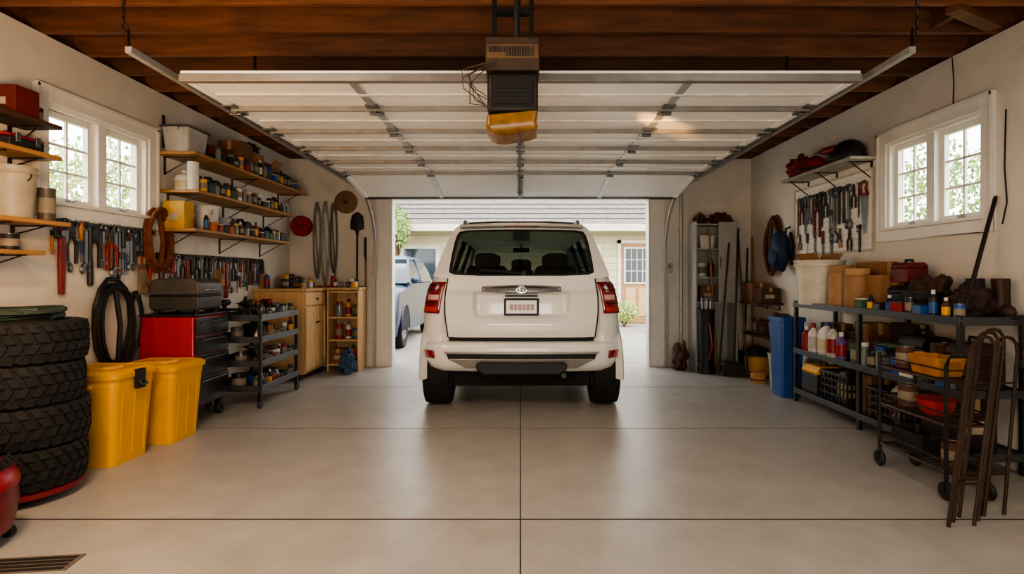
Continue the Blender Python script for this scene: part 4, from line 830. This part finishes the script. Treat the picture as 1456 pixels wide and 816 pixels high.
# ---------------------------------------------------------------- RIGHT SIDE
t=T('wall_switch','small grey door control box right of the doorway','switch box',(2.19,YD-.001,1.45)); B().bx(-.045,.045,-.05,0,-.07,.07).o('box',M('#b0aca3',.4),t,.005); b=B(); b.cyl((0,-.045,.02),(0,-.06,.02),.018,n=12); b.o('button',RED,t)
S(B().tube([(2.36,YD-.03,0),(2.36,YD-.03,2.7)],.025,10).bx(2.33,2.39,YD-.03,YD,1.0,1.03).bx(2.33,2.39,YD-.03,YD,2.0,2.03),'conduit','grey vertical conduit pipe right of the doorway','pipe',GALV)
PG=M('#aeaba4',.5,.1,.08)
t=T('storage_cabinet','narrow pale grey open cabinet in the far right corner','cabinet',(2.76,8.08,0))
for u in (-.285,.285): B().bx(u-.012,u+.012,-.17,.17,0,2.1).o('side_panel',PG,t,.002)
B().bx(-.27,.27,.155,.165,0.02,2.09).o('back_panel',PG,t)
RS=[.08,.95,1.3,1.7,2.05]
for z in RS: B().bx(-.27,.27,-.165,.155,z,z+.02).o('shelf_board',PG,t,.002)
b=B(); b.bx(.02,.272,-.19,-.172,.97,2.09); dd=b.o('cabinet_door',PG,t,.003)
b=B(); b.bx(.04,.055,-.205,-.19,1.45,1.6); b.o('door_handle',STEEL,dd)
def rk(x,k,y=0): return (2.76+x,8.06+y,RS[k]+.021)
carton('brown box on the grey cabinet second shelf',rk(-.1,1),(.22,.2,.22),0,CARD2)
can('white can on the grey cabinet third shelf',rk(-.17,2),.07,.2,WHITEP); bottle('dark bottle on the grey cabinet third shelf',rk(-.03,2),.045,.26,BLK2)
tote('white bin on the grey cabinet fourth shelf',rk(-.11,3),(.22,.2,.2),0,WHITEP)
bag('dark red cloth bag on top of the grey corner cabinet',rk(.1,4,-.0),(.15,.13,.09),M('#5e2a22',.8),0,'bag','cloth_bag',2); bag('brown cloth bag on top of the grey corner cabinet',rk(-.19,4),(.07,.12,.08),BROWN,0,'bag','cloth_bag',6)
t=T('golf_bag','black golf bag standing before the grey corner cabinet','golf bag',(2.55,7.72,0)); B().lathe([(.11,0),(.115,.02),(.10,.1),(.105,.8),(.12,.84),(.12,.88),(.10,.88),(.09,.8)],20).o('bag_body',BLACK,t)
for k in range(4): a=1.5*k; b=B(); b.cyl((.05*cos(a),.05*sin(a),.78),(.06*cos(a),.06*sin(a),1.0),.008,n=6); b.ball((.06*cos(a)+.015,.06*sin(a),1.02),(.035,.025,.03),8); b.o('club',STEEL,t)
B().tube([(.0,-.10,.2),(.03,-.16,.4),(.0,-.12,.7)],.012,6).o('strap',RED,t)
bag('dark brown crumpled sack standing beside the golf bag',(2.27,8.0,0),(.10,.12,.2),BROWN,0,'sack','sack',9)
pole('black broom leaning on the grey corner cabinet',(2.82,7.45,0.0),(3.05,7.87,2.0),'broom',BLACK,M('#2a2320',.8)); pole('long wooden pole leaning behind the golf bag',(2.72,7.78,0),(2.64,7.88,2.0),'pole',HANDLE,DSTEEL,'pole','pole')
pole('dark wooden pole leaning across the grey cabinet door',(2.66,7.55,0),(2.92,7.87,1.8),'pole',DWOOD,DSTEEL,'pole','pole')
pole('steel rake leaning in the far right corner',(3.15,7.82,0),(3.2,8.27,1.95),'rake',HANDLE,DSTEEL)
pole('dark handled shovel leaning in the corner behind the rake',(3.2,8.05,0),(3.34,8.27,1.75),'shovel',DWOOD,BLACK)
pole('thin dark pole leaning between grey cabinet and right wall',(3.1,7.98,0),(3.12,8.28,2.15),'pole',DWOOD,DSTEEL,'pole','pole',.012)
pole('pale wooden pole leaning in the corner beside the rope loops',(3.27,7.92,0),(3.38,8.2,1.9),'pole',HANDLE,DSTEEL,'pole','pole',.013)
t=T('wet_vacuum','yellow wet vacuum with black lid in far right corner','vacuum',(3.14,7.45,0)); B().lathe([(.13,.03),(.16,.05),(.165,.25),(.16,.28)],24).o('tank',M('#a87a14',.5),t); B().lathe([(.168,.28),(.17,.31),(.12,.38),(.05,.41),(.001,.41)],24).o('lid',BLACK,t); B().tube([(-.1,-.1,.3),(-.2,-.14,.35),(-.2,-.16,.1),(-.12,-.2,.03),(.05,-.2,.03)],.018,8).o('hose',BLK2,t)
for k in range(4): a=PI/4+PI/2*k; B().cyl((.12*cos(a),.12*sin(a)-.012,.022),(.12*cos(a),.12*sin(a)+.012,.022),.022,n=10).o('caster',BLACK,t)
mshelf('small plank shelf in the far right corner',1,7.25,7.85,.98,.34,2,DWOOD); carton('brown carton on the small corner plank shelf',(3.22,7.66,.981),(.26,.28,.26),0,CARD2); carton('worn dark carton beside brown one on corner plank shelf',(3.24,7.38,.981),(.24,.2,.2),0,M('#4b3222',.8))
mshelf('low plank shelf above the yellow vacuum',1,7.25,7.85,.56,.3,2,DWOOD); toolbox('brown toolbox on the low plank shelf above yellow vacuum',(3.25,7.4,.561),(.22,.2,.2),0,M('#4a3325',.6)); can('rust coloured can on the low plank shelf in the corner',(3.22,7.62,.561),.07,.2,M('#6a3419',.6))
t=T('wood_block','short round wood block standing on the floor','wood block',(2.98,7.05,0)); B().lathe([(.09,0),(.095,.01),(.093,.11),(.085,.12),(.001,.12)],20).o('block',M('#a87646',.7,0,.2,10),t); B().lathe([(.096,.03),(.098,.04),(.096,.05)],20).o('bark_ring',BROWN,t)
bucket('lower white bucket of the two stacked beside blue bin',(3.13,6.72,0),.16,.4,M('#a8a398',.5),True); bucket('grey bucket stacked on the white one beside blue bin',(3.13,6.72,.413),.15,.36,M('#7f817f',.5),False)
bag('red rags heaped in the grey bucket',(3.13,6.72,.70),(.11,.11,.1),M('#6a302a',.8),0,'rags','rag_pile',5,False)
t=T('recycling_bin','slim tall blue recycling bin beside the black shelving','bin',(2.97,6.28,0))
R=lambda w,l,z:[(x,y,z) for x,y in rrect(w,l,.018,2)]
b=B(); b.loft([R(.21,.26,0),R(.215,.265,.02),R(.25,.32,.83),R(.275,.345,.835),R(.275,.345,.88),R(.23,.30,.88),R(.19,.24,.03)]); b.o('bin_body',M('#194a8a',.42),t,0,20); b=B(); b.box((0,-.165,.80),(.12,.02,.03)); b.o('grip',M('#143f78',.42),t,.004)
coil('brown rope loops hanging on right wall beside backpack',(WX,7.45,2.1),.30,4,.022,M('#5b3a24',.7),PI,'rope','rope_coil',False,1.2)
t=T('backpack','dark blue backpack hanging on the right wall','backpack',(WX,7.08,1.95),PI); B().blob((.13,0,-.3),(.11,.16,.26),8,.15,3).o('pack_body',NAVY,t,0,80); B().blob((.22,0,-.38),(.05,.11,.11),3,.12,3).o('front_pocket',M('#1d3555',.7),t,0,80); B().tube([(.0,0,0),(.05,-.02,-.02),(.06,0,-.08)],.012,6).o('hang_loop',BLACK,t); B().tube([(.05,.1,-.08),(.04,.17,-.25),(.05,.13,-.48)],.018,6).o('strap',BLACK,t)
t=T('pegboard','white pegboard panel holding tools on the right wall','pegboard',(WX,6.17,2.0),PI)
B().bx(0.001,.012,-.76,.76,-.40,.36).o('panel',M('#ece6da',.6,0,.03),t,.002)
b=B()
for q in ((-.775,.775,.36,.38),(-.775,.775,-.42,-.40),(-.775,-.755,-.40,.36),(.755,.775,-.40,.36)): b.bx(0.001,.02,*q)
b.o('panel_frame',M('#c4b79f',.6),t)
b=B()
for i in range(26):
    for j in range(13): b.add([(.0126,-.69+.055*i+u,-.35+.055*j+v) for u,v in ((-.005,-.005),(.005,-.005),(.005,.005),(-.005,.005))],[(0,1,2,3)])
o=b.o('peg_holes',M('#6a6056',.9),t); o['kind']='stuff'
ks=['crowbar','pliers','saw','wrench','hammer','snips','pipe','pliers','clamp','wrench','pipe','hammer','wrench','pliers','crowbar','saw']
offs=[-.67+.088*k for k in range(16)]
for q in offs: B().tube([(.010,q,.26),(.05,q,.256),(.058,q,.274)],.0035,5).o('hook',STEEL,t)
hang(ks,offs,(WX,6.17,2.266),PI,'on the pegboard top row','large hand tools on the pegboard',63,0,1.1,DK2)
ks=['pliers','screwdriver','wrench','chisel','wrench','brush','pliers','pipe']
offs=[-.62+.17*k for k in range(8)]
for q in offs: B().tube([(.010,q,-.17),(.05,q,-.174),(.058,q,-.156)],.0035,5).o('hook',STEEL,t)
hang(ks,offs,(WX,6.17,1.836),PI,'on the pegboard lower row','small hand tools on the pegboard',64,0,.85,DK2)
mshelf('white shelf above the pegboard on the right wall',1,5.32,6.75,2.47,.28,3,M('#a9a295',.5))
X=3.25
bag('red cloth bag at the far end of the right top shelf',(X,6.55,2.471),(.12,.15,.13),M('#7c1a17',.7),0,'bag','cloth_bag',11); helmet('red helmet on the right top shelf',(X,6.2,2.471),RED,PI); drill('red drill between the two helmets on the right top shelf',(X,5.92,2.471),RED,.3,1.1); helmet('black helmet on the right top shelf',(X,5.56,2.471),M('#241c1a',.35),PI,.15)
# black shelving
t=T('shelving_unit','black metal shelving unit along the right wall','shelving unit',(3.16,4.88,0))
for u in (-.22,.2):
    for v in (-1.12,0,1.12): B().bx(u-.018,u+.018,v-.018,v+.018,0,1.07).o('post',BLK2,t,.002)
SZ=[.12,.54,1.03]
for z in SZ:
    b=B(); b.bx(-.24,.218,-1.14,1.14,z,z+.012); b.bx(-.245,-.238,-1.14,1.14,z-.025,z+.03); b.bx(.215,.222,-1.14,1.14,z-.025,z+.03)
    for v in (-1.142,1.138): b.bx(-.22,.2,v,v+.006,z-.025,z+.03)
    b.o('shelf_board',M('#4a4c50',.4,.5),t,.002)
def rs(y,k,x=3.12): return (x,y,SZ[k]+.0125)
bucket('large cream tub on the far end of the black shelving',rs(5.76,2,3.06),.235,.45,M('#cfc6b3',.4),False,'tub',handle=False)
carton('open cardboard box stuffed in the large cream tub',(3.06,5.76,1.072),(.24,.26,.42),.3,CARD,True)
jar('tan lidded canister beside the cream tub on the black shelving',rs(5.36,2,3.06),.115,.39,M('#a87e52',.6),M('#9a6f44',.6),'canister',None,'canister'); jar('second tan canister between first canister and brown carton',rs(5.11,2,3.06),.11,.36,M('#9a7148',.6),M('#b08a5c',.6),'canister',None,'canister'); carton('tan carton behind the canisters on the black shelving',rs(5.2,2,3.29),(.16,.36,.42),0,M('#8f6238',.8))
carton('brown carton on the black shelving beside the tan canisters',rs(4.9,2,3.2),(.26,.2,.3),0,CARD)
toolbox('black toolbox on the black shelving left of the dark bin',rs(4.66,2,3.22),(.24,.2,.24),0,BLACK); toolbox('dark red tool box stacked on the black toolbox',(3.22,4.66,SZ[2]+.0125+.238),(.18,.2,.19),0,M('#641414',.5))
tote('dark open bin on the black shelving top',rs(4.32,2,3.16),(.28,.36,.2),0,BLACK,None,False)
bag('dark leather bag heaped at the near end of shelving',rs(3.93,2,3.14),(.14,.11,.13),M('#2c1a12',.8),0,'bag','leather_bag',14,False)
bag('brown leather bag heaped inside the dark open bin',(3.16,4.32,1.06),(.11,.14,.15),M('#3a2214',.8),0,'bag','leather_bag',17,False)
for lb,yy,rz_,cl in (('black work boot standing at the near end of the shelving top',4.07,.3,'#221814'),('brown work boot beside the black boot on the shelving top',3.86,-.2,'#3a2314')):
    t=T('boot',lb,'boot',rs(yy,2,3.3),rz_); b=B(); b.loft([[(x*.045*k,y*.05*k+dy,z) for x,y in rrect(2,2,.7)] for z,k,dy in ((.05,1,0),(.15,.95,.0),(.27,1.05,.01),(.275,.9,.01))]); b.blob((0,-.05,.05),(.045,.08,.05),3,.1,3); b.o('boot_upper',M(cl,.6),t,0,70); B().bx(-.048,.048,-.13,.055,0,.03).o('sole',BLACK,t,.01)
clutter('the shelving top',[(2.965,3.80+.12*i,SZ[2]+.0125) for i in range(10)],71,.04,.19)
bottle('red bottle at the far end of the shelving middle shelf',rs(5.9,1,3.0),.045,.26,RED,WHITEP); bottle('white bottle next to the red bottle on the middle shelf',rs(5.76,1,3.0),.05,.3,WHITEP,RED,band=M('#b7b0a3',.5)); jug('tall white jug on the shelving middle shelf',rs(5.58,1,3.04),.13,.16,.32,WHITEP,BLUE); bottle('pale grey bottle right of the tall white jug',rs(5.38,1,2.99),.055,.33,M('#b7b3a8',.4),BLACK); bottle('purple bottle on the shelving middle shelf',rs(5.24,1,2.99),.045,.26,PURP,WHITEP); can('dark can behind the bottles on the middle shelf',rs(5.45,1,3.22),.08,.24,BLK2); carton('dark carton at the back of the middle shelf far end',rs(5.75,1,3.23),(.2,.24,.3),0,M('#5b3f2c',.8))
carton('brown carton behind the purple bottle on middle shelf',rs(5.1,1,3.2),(.22,.2,.36),0,CARD2)
drill('green drill on the shelving middle shelf',rs(4.74,1,3.12),M('#3b4a35',.5),.2,1.1); toolbox('black toolbox on the shelving middle shelf',rs(4.43,1,3.19),(.25,.28,.36),0,BLACK); can('brown can on the shelving middle shelf near end',rs(4.18,1,3.13),.07,.28,BROWN); toolbox('dark red toolbox at near end of the middle shelf',rs(3.95,1,3.19),(.25,.22,.36),0,M('#3a1210',.6)); carton('dark carton behind the green drill on middle shelf',rs(4.74,1,3.28),(.12,.3,.38),0,M('#2f2017',.8))
clutter('the shelving middle shelf',[(2.98,3.84+.115*i,SZ[1]+.0125) for i in range(11)],72,.048,.28)
toolbox('black toolbox with yellow lid on the shelving bottom shelf',rs(5.75,0,3.1),(.3,.3,.34),0,BLK2,YEL); crate('black slatted crate on the shelving bottom shelf',rs(5.3,0,3.1),(.3,.44,.28),0); crate('second black crate on the bottom shelf near the cart',rs(4.58,0,3.1),(.3,.44,.26),0,M('#2b221e',.5)); can('orange can inside the second black crate',(3.06,4.5,SZ[0]+.022),.06,.24,ORG); bottle('white bottle inside the second black crate',(3.15,4.68,SZ[0]+.022),.06,.34,WHITEP); carton('dark carton at the near end of the bottom shelf',rs(4.05,0,3.15),(.28,.34,.36),0,M('#2f2017',.8)); jug('brown jug inside the black slatted crate',(3.1,5.3,SZ[0]+.022),.16,.18,.36,M('#4b321e',.5),BLACK)
carton('brown carton between the two black crates on bottom shelf',rs(4.94,0,3.15),(.26,.2,.34),0,CARD2)
# rolling wire cart
CRM=M('#2c2420',.45,.6)
t=T('rolling_cart','dark wire rolling cart with shelves before the shelving unit','rolling cart',(2.66,3.66,0))
a,c=.125,.31
for u in (-a,a):
    for v in (-c,c):
        B().cyl((u,v,.09),(u,v,.80),.012,n=8).o('post',CRM,t)
        B().lathe([(.012,-.013),(.05,-.013),(.055,-.005),(.055,.005),(.05,.013),(.012,.013)],18,(u,v,.055),'x',True).o('wheel',BLACK,t); B().bx(u-.018,u+.018,v-.006,v+.006,.05,.1).o('wheel_fork',CRM,t)
CZ=[.16,.44,.70]
for z in CZ:
    b=B(); b.tube([(-a,-c,z),(a,-c,z),(a,c,z),(-a,c,z)],.009,6,True)
    for k in range(1,16): y=-c+2*c*k/16; b.tube([(-a,y,z),(a,y,z)],.004,4)
    b.tube([(-a,-c,z+.07),(a,-c,z+.07),(a,c,z+.07),(-a,c,z+.07)],.006,5,True); b.o('wire_shelf',M('#4a3527',.45,.6),t)
b=B(); b.tube([(-a,-c,.8),(-a,-c-.03,.86),(a,-c-.03,.86),(a,-c,.8)],.012,6); b.o('push_handle',CRM,t)
def wc(x,y,k): return (2.66+x,3.66+y,CZ[k]+.0095)
tote('amber open bin on the rolling cart top shelf',wc(0.0,-.06,2),(.19,.28,.13),0,M('#a86c1c',.5),None,False); can('dark can on the rolling cart top shelf',wc(-.02,.2,2),.055,.14,BROWN)
t2=T('bowl','red plastic bowl on the rolling cart middle shelf','bowl',wc(0,-.06,1)); B().lathe([(.055,0),(.09,.03),(.105,.09),(.11,.1),(.10,.1),(.08,.035),(.001,.015)],24).o('bowl_body',M('#a3221a',.4),t2); B().lathe([(.11,.098),(.116,.102),(.11,.106)],24).o('rim',RED,t2)
can('brown can beside the red bowl on rolling cart',wc(0,.2,1),.06,.14,BROWN); tote('dark open bin on the rolling cart bottom shelf',wc(0,.1,0),(.2,.3,.16),0,BLACK,None,False); can('rust coloured can on the rolling cart bottom shelf',wc(0,-.2,0),.06,.14,M('#5a3019',.6))
RUST=M('#3b2c22',.65,.5,.3,20)
def fframe(label,base,w,h,lean,rz):
    # folded steel frame: straight legs, rounded hoop top, cross bars; leans along +x
    t=T('folding_frame',label,'metal frame',base,rz,None); lx,ly=lean
    def q(x,z): return (x+lx*z/h,ly*z/h,z)
    b=B(); b.tube([q(-w/2,0),q(-w/2,h*.3),q(-w/2,h*.6),q(-w/2,h-.09),q(-w/2+.012,h-.04),q(-w/2+.04,h-.008),q(0,h),q(w/2-.04,h-.008),q(w/2-.012,h-.04),q(w/2,h-.09),q(w/2,h*.6),q(w/2,h*.3),q(w/2,0)],.010,8); b.o('hoop',RUST,t)
    for z in (.22,.72): b=B(); b.tube([q(-w/2,z),q(w/2,z)],.007,6); b.o('cross_bar',RUST,t)
    return t
fframe('nearest rusty folded frame leaning at the end of the cart',(2.35,3.00,0),.15,1.0,(.22,.08),.1)
fframe('second rusty folded frame leaning behind the nearest one',(2.42,3.06,0),.15,1.02,(.22,.08),.1)
fframe('third rusty folded frame leaning behind the second frame',(2.50,3.12,0),.15,1.03,(.22,.08),.1)
fframe('rusty folded frame farthest from the cart, leaning toward right wall',(2.63,3.14,0),.15,.98,(.2,.10),.1)
pole('long dark bar leaning on the right wall above the shelving',(3.02,3.84,1.05),(3.38,4.0,1.9),'pole',M('#2e2320',.5,.4),DSTEEL,'pry_bar','bar',.014)
pole('wooden axe leaning at the near right corner',(3.1,3.3,0),(3.24,3.62,.85),'axe',DWOOD,DSTEEL)
pole('dark wooden pole leaning at the near end of right shelving',(3.3,3.66,0),(3.38,3.72,1.6),'pole',DWOOD,DSTEEL,'pole','pole',.013)
S(B().tube([(WX-.008,4.42,3.05),(WX-.01,4.4,2.85),(WX-.008,4.41,2.68)],.004,5),'hanging_cord','thin cord hanging from the ceiling above the right window','cord',BLACK)
S(B().tube([(WX-.008,3.93,2.5),(WX-.01,3.94,2.1),(WX-.01,3.92,1.85),(WX-.008,3.96,1.7)],.005,5),'wall_cable','dark cable running down beside the right window','cable',BLACK)

# ---------------------------------------------------------------- OUTSIDE
drv=M('#86827c',.8,0,.12,3,.2,120)
ST(B().bx(-14,14,8.45,40,-.12,-.015).o('driveway',drv))
ST(B().bx(-30,-3.55,-6,8.45,-.12,-.02).bx(3.55,30,-6,8.45,-.12,-.02).o('lawn',M('#6f7b4e',.9,0,.3,4)))
def leaves(b,c,r,n,s,seed):
    random.seed(seed)
    for k in range(n):
        v=Vector((random.gauss(0,1),random.gauss(0,1),random.gauss(0,1))).normalized()*random.uniform(.5,1.0)
        p=Vector((c[0]+v.x*r[0],c[1]+v.y*r[1],c[2]+v.z*r[2])); q=Euler((random.uniform(0,6),random.uniform(0,6),random.uniform(0,6))).to_matrix()
        b.add([p+q@Vector(u)*s for u in ((-.5,0,0),(0,-.28,.05),(.5,0,0),(0,.28,.05))],[(0,1,2,3)])
LEAF=M('#7d9653',.6,0,.35,2); LEAF2=M('#a0ae68',.6,0,.35,2)
def tree(label,loc,h,r,n,s,seed,m=LEAF,name='tree',cat='tree'):
    t=T(name,label,cat,loc); b=B(); b.tube([(0,0,0),(.05,.02,h*.4),(0,0,h*.75)],[.09*h/4,.07*h/4,.03*h/4],8)
    for k in range(5): a=1.26*k; b.tube([(0,0,h*.45),(r[0]*.5*cos(a),r[1]*.5*sin(a),h*.7)],.03*h/4,6)
    b.o('trunk',BROWN,t); b=B(); leaves(b,(0,0,h*.75),r,n,s,seed); b.o('foliage',m,t,0,10,0,False); return t
tree('leafy tree outside the left window, near half',(-8.6,8.2,-.02),3.8,(1.5,1.4,1.6),3200,.12,21); tree('leafy tree outside the left window, far half',(-8.6,11.4,-.02),3.4,(1.4,1.5,1.6),3200,.12,22,LEAF2)
tree('leafy tree outside the right window, near half',(8.7,8.4,-.02),3.5,(1.5,1.4,1.6),3000,.12,23,LEAF2); tree('leafy tree outside the right window, far half',(8.7,11.7,-.02),3.5,(1.5,1.5,1.6),3000,.12,24)
sid=M('#b5aa88',.7,0,.05); h_=T('house','cream sided house with grey shingle roof across the driveway','house',(0,16,0))
b=B(); b.bx(-9,9,0,8,-.02,2.75)
for k in range(13): b.bx(-9,9,-.02,0,.1+.2*k,.28+.2*k)
b.o('siding',sid,h_)
b=B(); b.prism([(-.6,2.62),(4,5.3),(8.6,2.62),(8.6,2.75),(4,5.45),(-.6,2.75)],-9.5,9.5,'x'); b.o('roof',M('#625d58',.85,0,.4,6,.4,14,(1,3,3)),h_)
b=B()
for k in range(16): f=k/16; b.bx(-9.5,9.5,-.6+4.6*f,-.6+4.6*f+.02,2.755+2.7*f,2.78+2.7*f)
b.o('shingle_edge',M('#454140',.9),h_)
b=B(); b.bx(-9.5,9.5,-.66,-.6,2.56,2.76); b.o('fascia',M('#bdb7aa',.6),h_)
dd=B().bx(2.85,3.75,-.05,0,0,2.25).o('door',M('#8f6a42',.6),h_,.01)
TRW=M('#bdb7aa',.6)
b=B(); b.bx(2.75,2.85,-.07,0,0,2.35); b.bx(3.75,3.85,-.07,0,0,2.35); b.bx(2.75,3.85,-.07,0,2.25,2.35); b.o('door_trim',TRW,dd)
b=B(); b.bx(2.98,3.62,-.06,-.05,1.15,2.1); b.o('pane',M('#22262a',.15),dd); b=B()
for k in range(1,4): b.bx(2.98+.16*k-.01,2.98+.16*k+.01,-.07,-.06,1.15,2.1)
for k in range(1,3): b.bx(2.98,3.62,-.07,-.06,1.15+.32*k-.01,1.15+.32*k+.01)
for q in ((2.93,2.98,1.1,2.15),(3.62,3.67,1.1,2.15),(2.98,3.62,2.1,2.15),(2.98,3.62,1.1,1.15)): b.bx(q[0],q[1],-.075,-.05,q[2],q[3])
b.o('muntin',TRW,dd)
for xx in (2.98,3.34): b=B(); b.bx(xx,xx+.28,-.07,-.05,.2,1.0); b.o('door_moulding',M('#a98c64',.6),dd)
for x in (-3.4,1.2):
    w=B().bx(x,x+1.1,-.05,0,1.0,2.2).o('window',TRW,h_); B().bx(x+.1,x+1.0,-.06,-.05,1.1,2.1).o('pane',M('#2d363c',.12),w)
h2=T('neighbour_house','distant house with a reddish roof behind the cream house','house',(-7,29,0)); B().bx(-5,5,0,6,-.02,5).o('siding',M('#b8b0a0',.7),h2); B().prism([(-.8,4.9),(3,7.6),(6.8,4.9)],-5.6,5.6,'x').o('roof',M('#743a2c',.85,0,.2,4),h2); B().bx(-3,-2,-.05,0,2,3.5).o('window',M('#555c60',.2),h2)
tree('green tree beyond the parked blue grey car',(-3.3,14.9,-.015),3.5,(.42,.42,.6),900,.11,31)
for lb,loc,r,sd,lm in (('low flowering shrub beside the neighbour door',(2.75,14.9,-.015),(.4,.35,.3),33,LEAF2),('taller green shrub right of the doorway view',(3.45,13.4,-.015),(.5,.5,.42),34,LEAF)):
    t=T('shrub',lb,'shrub',loc); b=B()
    for k in range(6): b.tube([(0,0,0),(.2*cos(k),.2*sin(k),.38)],.012,5)
    b.o('stem',BROWN,t); b=B(); leaves(b,(0,0,.38),r,900,.085,sd); b.o('foliage',lm,t,0,10,0,False)
# parked car outside
pc=T('parked_car','blue grey car parked outside, left of the white suv','car',(-3.07,14.3,-.015),PI)
pc.scale=(1,1,1.17)
CP=M('#22304a',.32,.1,.03,3,0,80,None,.1)
LV2=[(.22,.84,.12,.2,4.45),(.4,.90,.02,.25,4.58),(.6,.92,0,.25,4.6),(.8,.915,.02,.25,4.56),(.9,.90,.03,.25,4.4),(.97,.89,.04,.25,3.4),(1.02,.88,.05,.25,3.2)]
rings=[]
for z,w,yr,r,yf in LV2:
    p=upath(w,yr,r,1.2,.05); q=[(-x,yf-(y-yr)) for x,y in upath(w,yr,r,1.2,.05)][1:-1]; rings.append([(x,y,z) for x,y in p+[(w,2.4)]+q+[(-w,2.4)]])
B().loft(rings).o('body_shell',CP,pc,0,35)
b=B(); rg=[]
for z,w,y0_,y1 in ((1.02,.86,.15,3.25),(1.25,.78,.3,2.85),(1.45,.68,.55,2.4)): rg.append([(-w,y0_,z),(w,y0_,z),(w,y1,z),(-w,y1,z)])
b.loft(rg); b.o('window_glass',M('#2a343c',.06,0,.1),pc,.03)
b=B(); b.loft([[(-.70,.5,1.44),(.70,.5,1.44),(.70,2.45,1.44),(-.70,2.45,1.44)],[(-.6,.65,1.52),(.6,.65,1.52),(.6,2.25,1.52),(-.6,2.25,1.52)]]); b.o('roof',CP,pc,.03)
for s in (-1,1):
    b=B(); b.tube([(s*.87,3.28,1.02),(s*.69,2.42,1.46)],.035,6); b.o('pillar',CP,pc); b=B(); b.tube([(s*.86,1.75,1.02),(s*.69,1.65,1.46)],.03,6); b.o('pillar',CP,pc)
    b=B(); b.ball((s*.72,4.42,.74),(.15,.10,.08),12); b.o('headlamp',M('#dfe4e8',.1),pc)
    b=B(); b.ball((s*.95,2.95,1.08),(.09,.06,.06),10); b.o('side_mirror',CP,pc)
    for y in (.8,3.75):
        w=E('wheel',(s*.80,y,.335)); w.parent=pc; tire(B(),.335,.21,(0,0,0),'x',36,.02).o('tire',RUB,w,0,30)
        b=B(); b.lathe([(.205,-.08),(.205,.08),(.18,.1),(.17,.05),(.05,.06),(.001,.07)],20,(0,0,0),'x')
        for k in range(5):
            a=2*PI*k/5; b.box((.07,.1*cos(a),.1*sin(a)),(.03,.17,.04),(a,0,0))
        if s<0:
            for v in b.bm.verts: v.co.x*=-1
        b.o('rim',SILV,w)
        b=B(); b.prism([(y+.37*cos(a),.335+.37*sin(a)) for a in [-.1+(PI+.2)*k/16 for k in range(17)]],s*.85,s*.922,'x'); b.o('wheel_well',M('#101010',.95),pc)
        b=B(); b.tube([(s*.918,y+.37*cos(a),.335+.37*sin(a)) for a in [-.1+(PI+.2)*k/16 for k in range(17)]],.018,6); b.o('wheel_arch',CP,pc)
B().bx(-.4,.4,4.55,4.62,.5,.68).o('grille',BLACK,pc,.01)
# ---------------------------------------------------------------- light, camera
w=bpy.data.worlds.new('sky'); SC.world=w; w.use_nodes=True; nt=w.node_tree; bg=nt.nodes['Background']
sk=nt.nodes.new('ShaderNodeTexSky'); sk.sky_type='HOSEK_WILKIE'; sk.turbidity=6; sk.sun_direction=(.3,-.5,.8)
mx=nt.nodes.new('ShaderNodeMix'); mx.data_type='RGBA'; mx.inputs[0].default_value=.8; nt.links.new(sk.outputs[0],mx.inputs[6]); mx.inputs[7].default_value=(1,.99,.97,1)
nt.links.new(mx.outputs[2],bg.inputs['Color']); bg.inputs['Strength'].default_value=8.5
def area(n,loc,rot,sx_,sy,e,col):
    l=bpy.data.lights.new(n,'AREA'); l.shape='RECTANGLE'; l.size=sx_; l.size_y=sy; l.energy=e; l.color=col; o=bpy.data.objects.new(n,l); C.objects.link(o); o.location=loc; o.rotation_euler=rot; return o
area('shop_light_one',(-1.5,1.6,2.98),(0,0,0),.3,1.3,64,(1,.82,.62)); area('shop_light_two',(1.5,1.4,2.98),(0,0,0),.3,1.3,38,(1,.90,.78))
area('fill_light',(0,-1.2,.9),(math.radians(113),0,0),2.2,.8,98,(1,.92,.82))  # unseen fill added behind the camera to brighten joists and raised door
def pt(n,loc,e,col,r):
    l=bpy.data.lights.new(n,'POINT'); l.energy=e; l.color=col; l.shadow_soft_size=r; o=bpy.data.objects.new(n,l); C.objects.link(o); o.location=loc
pt('work_lamp',(-2.2,2.2,1.9),82,(1,.56,.24),.12)
l=bpy.data.lights.new('opener_spot','SPOT'); l.energy=500; l.color=(1,.5,.14); l.spot_size=math.radians(11); l.spot_blend=.9; l.shadow_soft_size=.02; o=bpy.data.objects.new('opener_spot',l); C.objects.link(o); o.location=(.13,3.05,2.03)
o.rotation_euler=Vector((.9,1.15,.43)).to_track_quat('-Z','Y').to_euler()
l=bpy.data.lights.new('sun','SUN'); l.energy=3.0; l.angle=.3; l.color=(1,.95,.86); o=bpy.data.objects.new('sun',l); C.objects.link(o); o.rotation_euler=(math.radians(40),math.radians(10),0)
try: SC.view_settings.look='AgX - Medium High Contrast'
except Exception: pass
cam=bpy.data.cameras.new('camera'); co=bpy.data.objects.new('camera',cam); C.objects.link(co); co.location=(0,0,1.336); co.rotation_euler=(PI/2,0,0)
cam.sensor_width=36; cam.lens=800/1456*36; cam.shift_x=-12/1456; cam.shift_y=-16/1456; cam.clip_start=.05; SC.camera=co
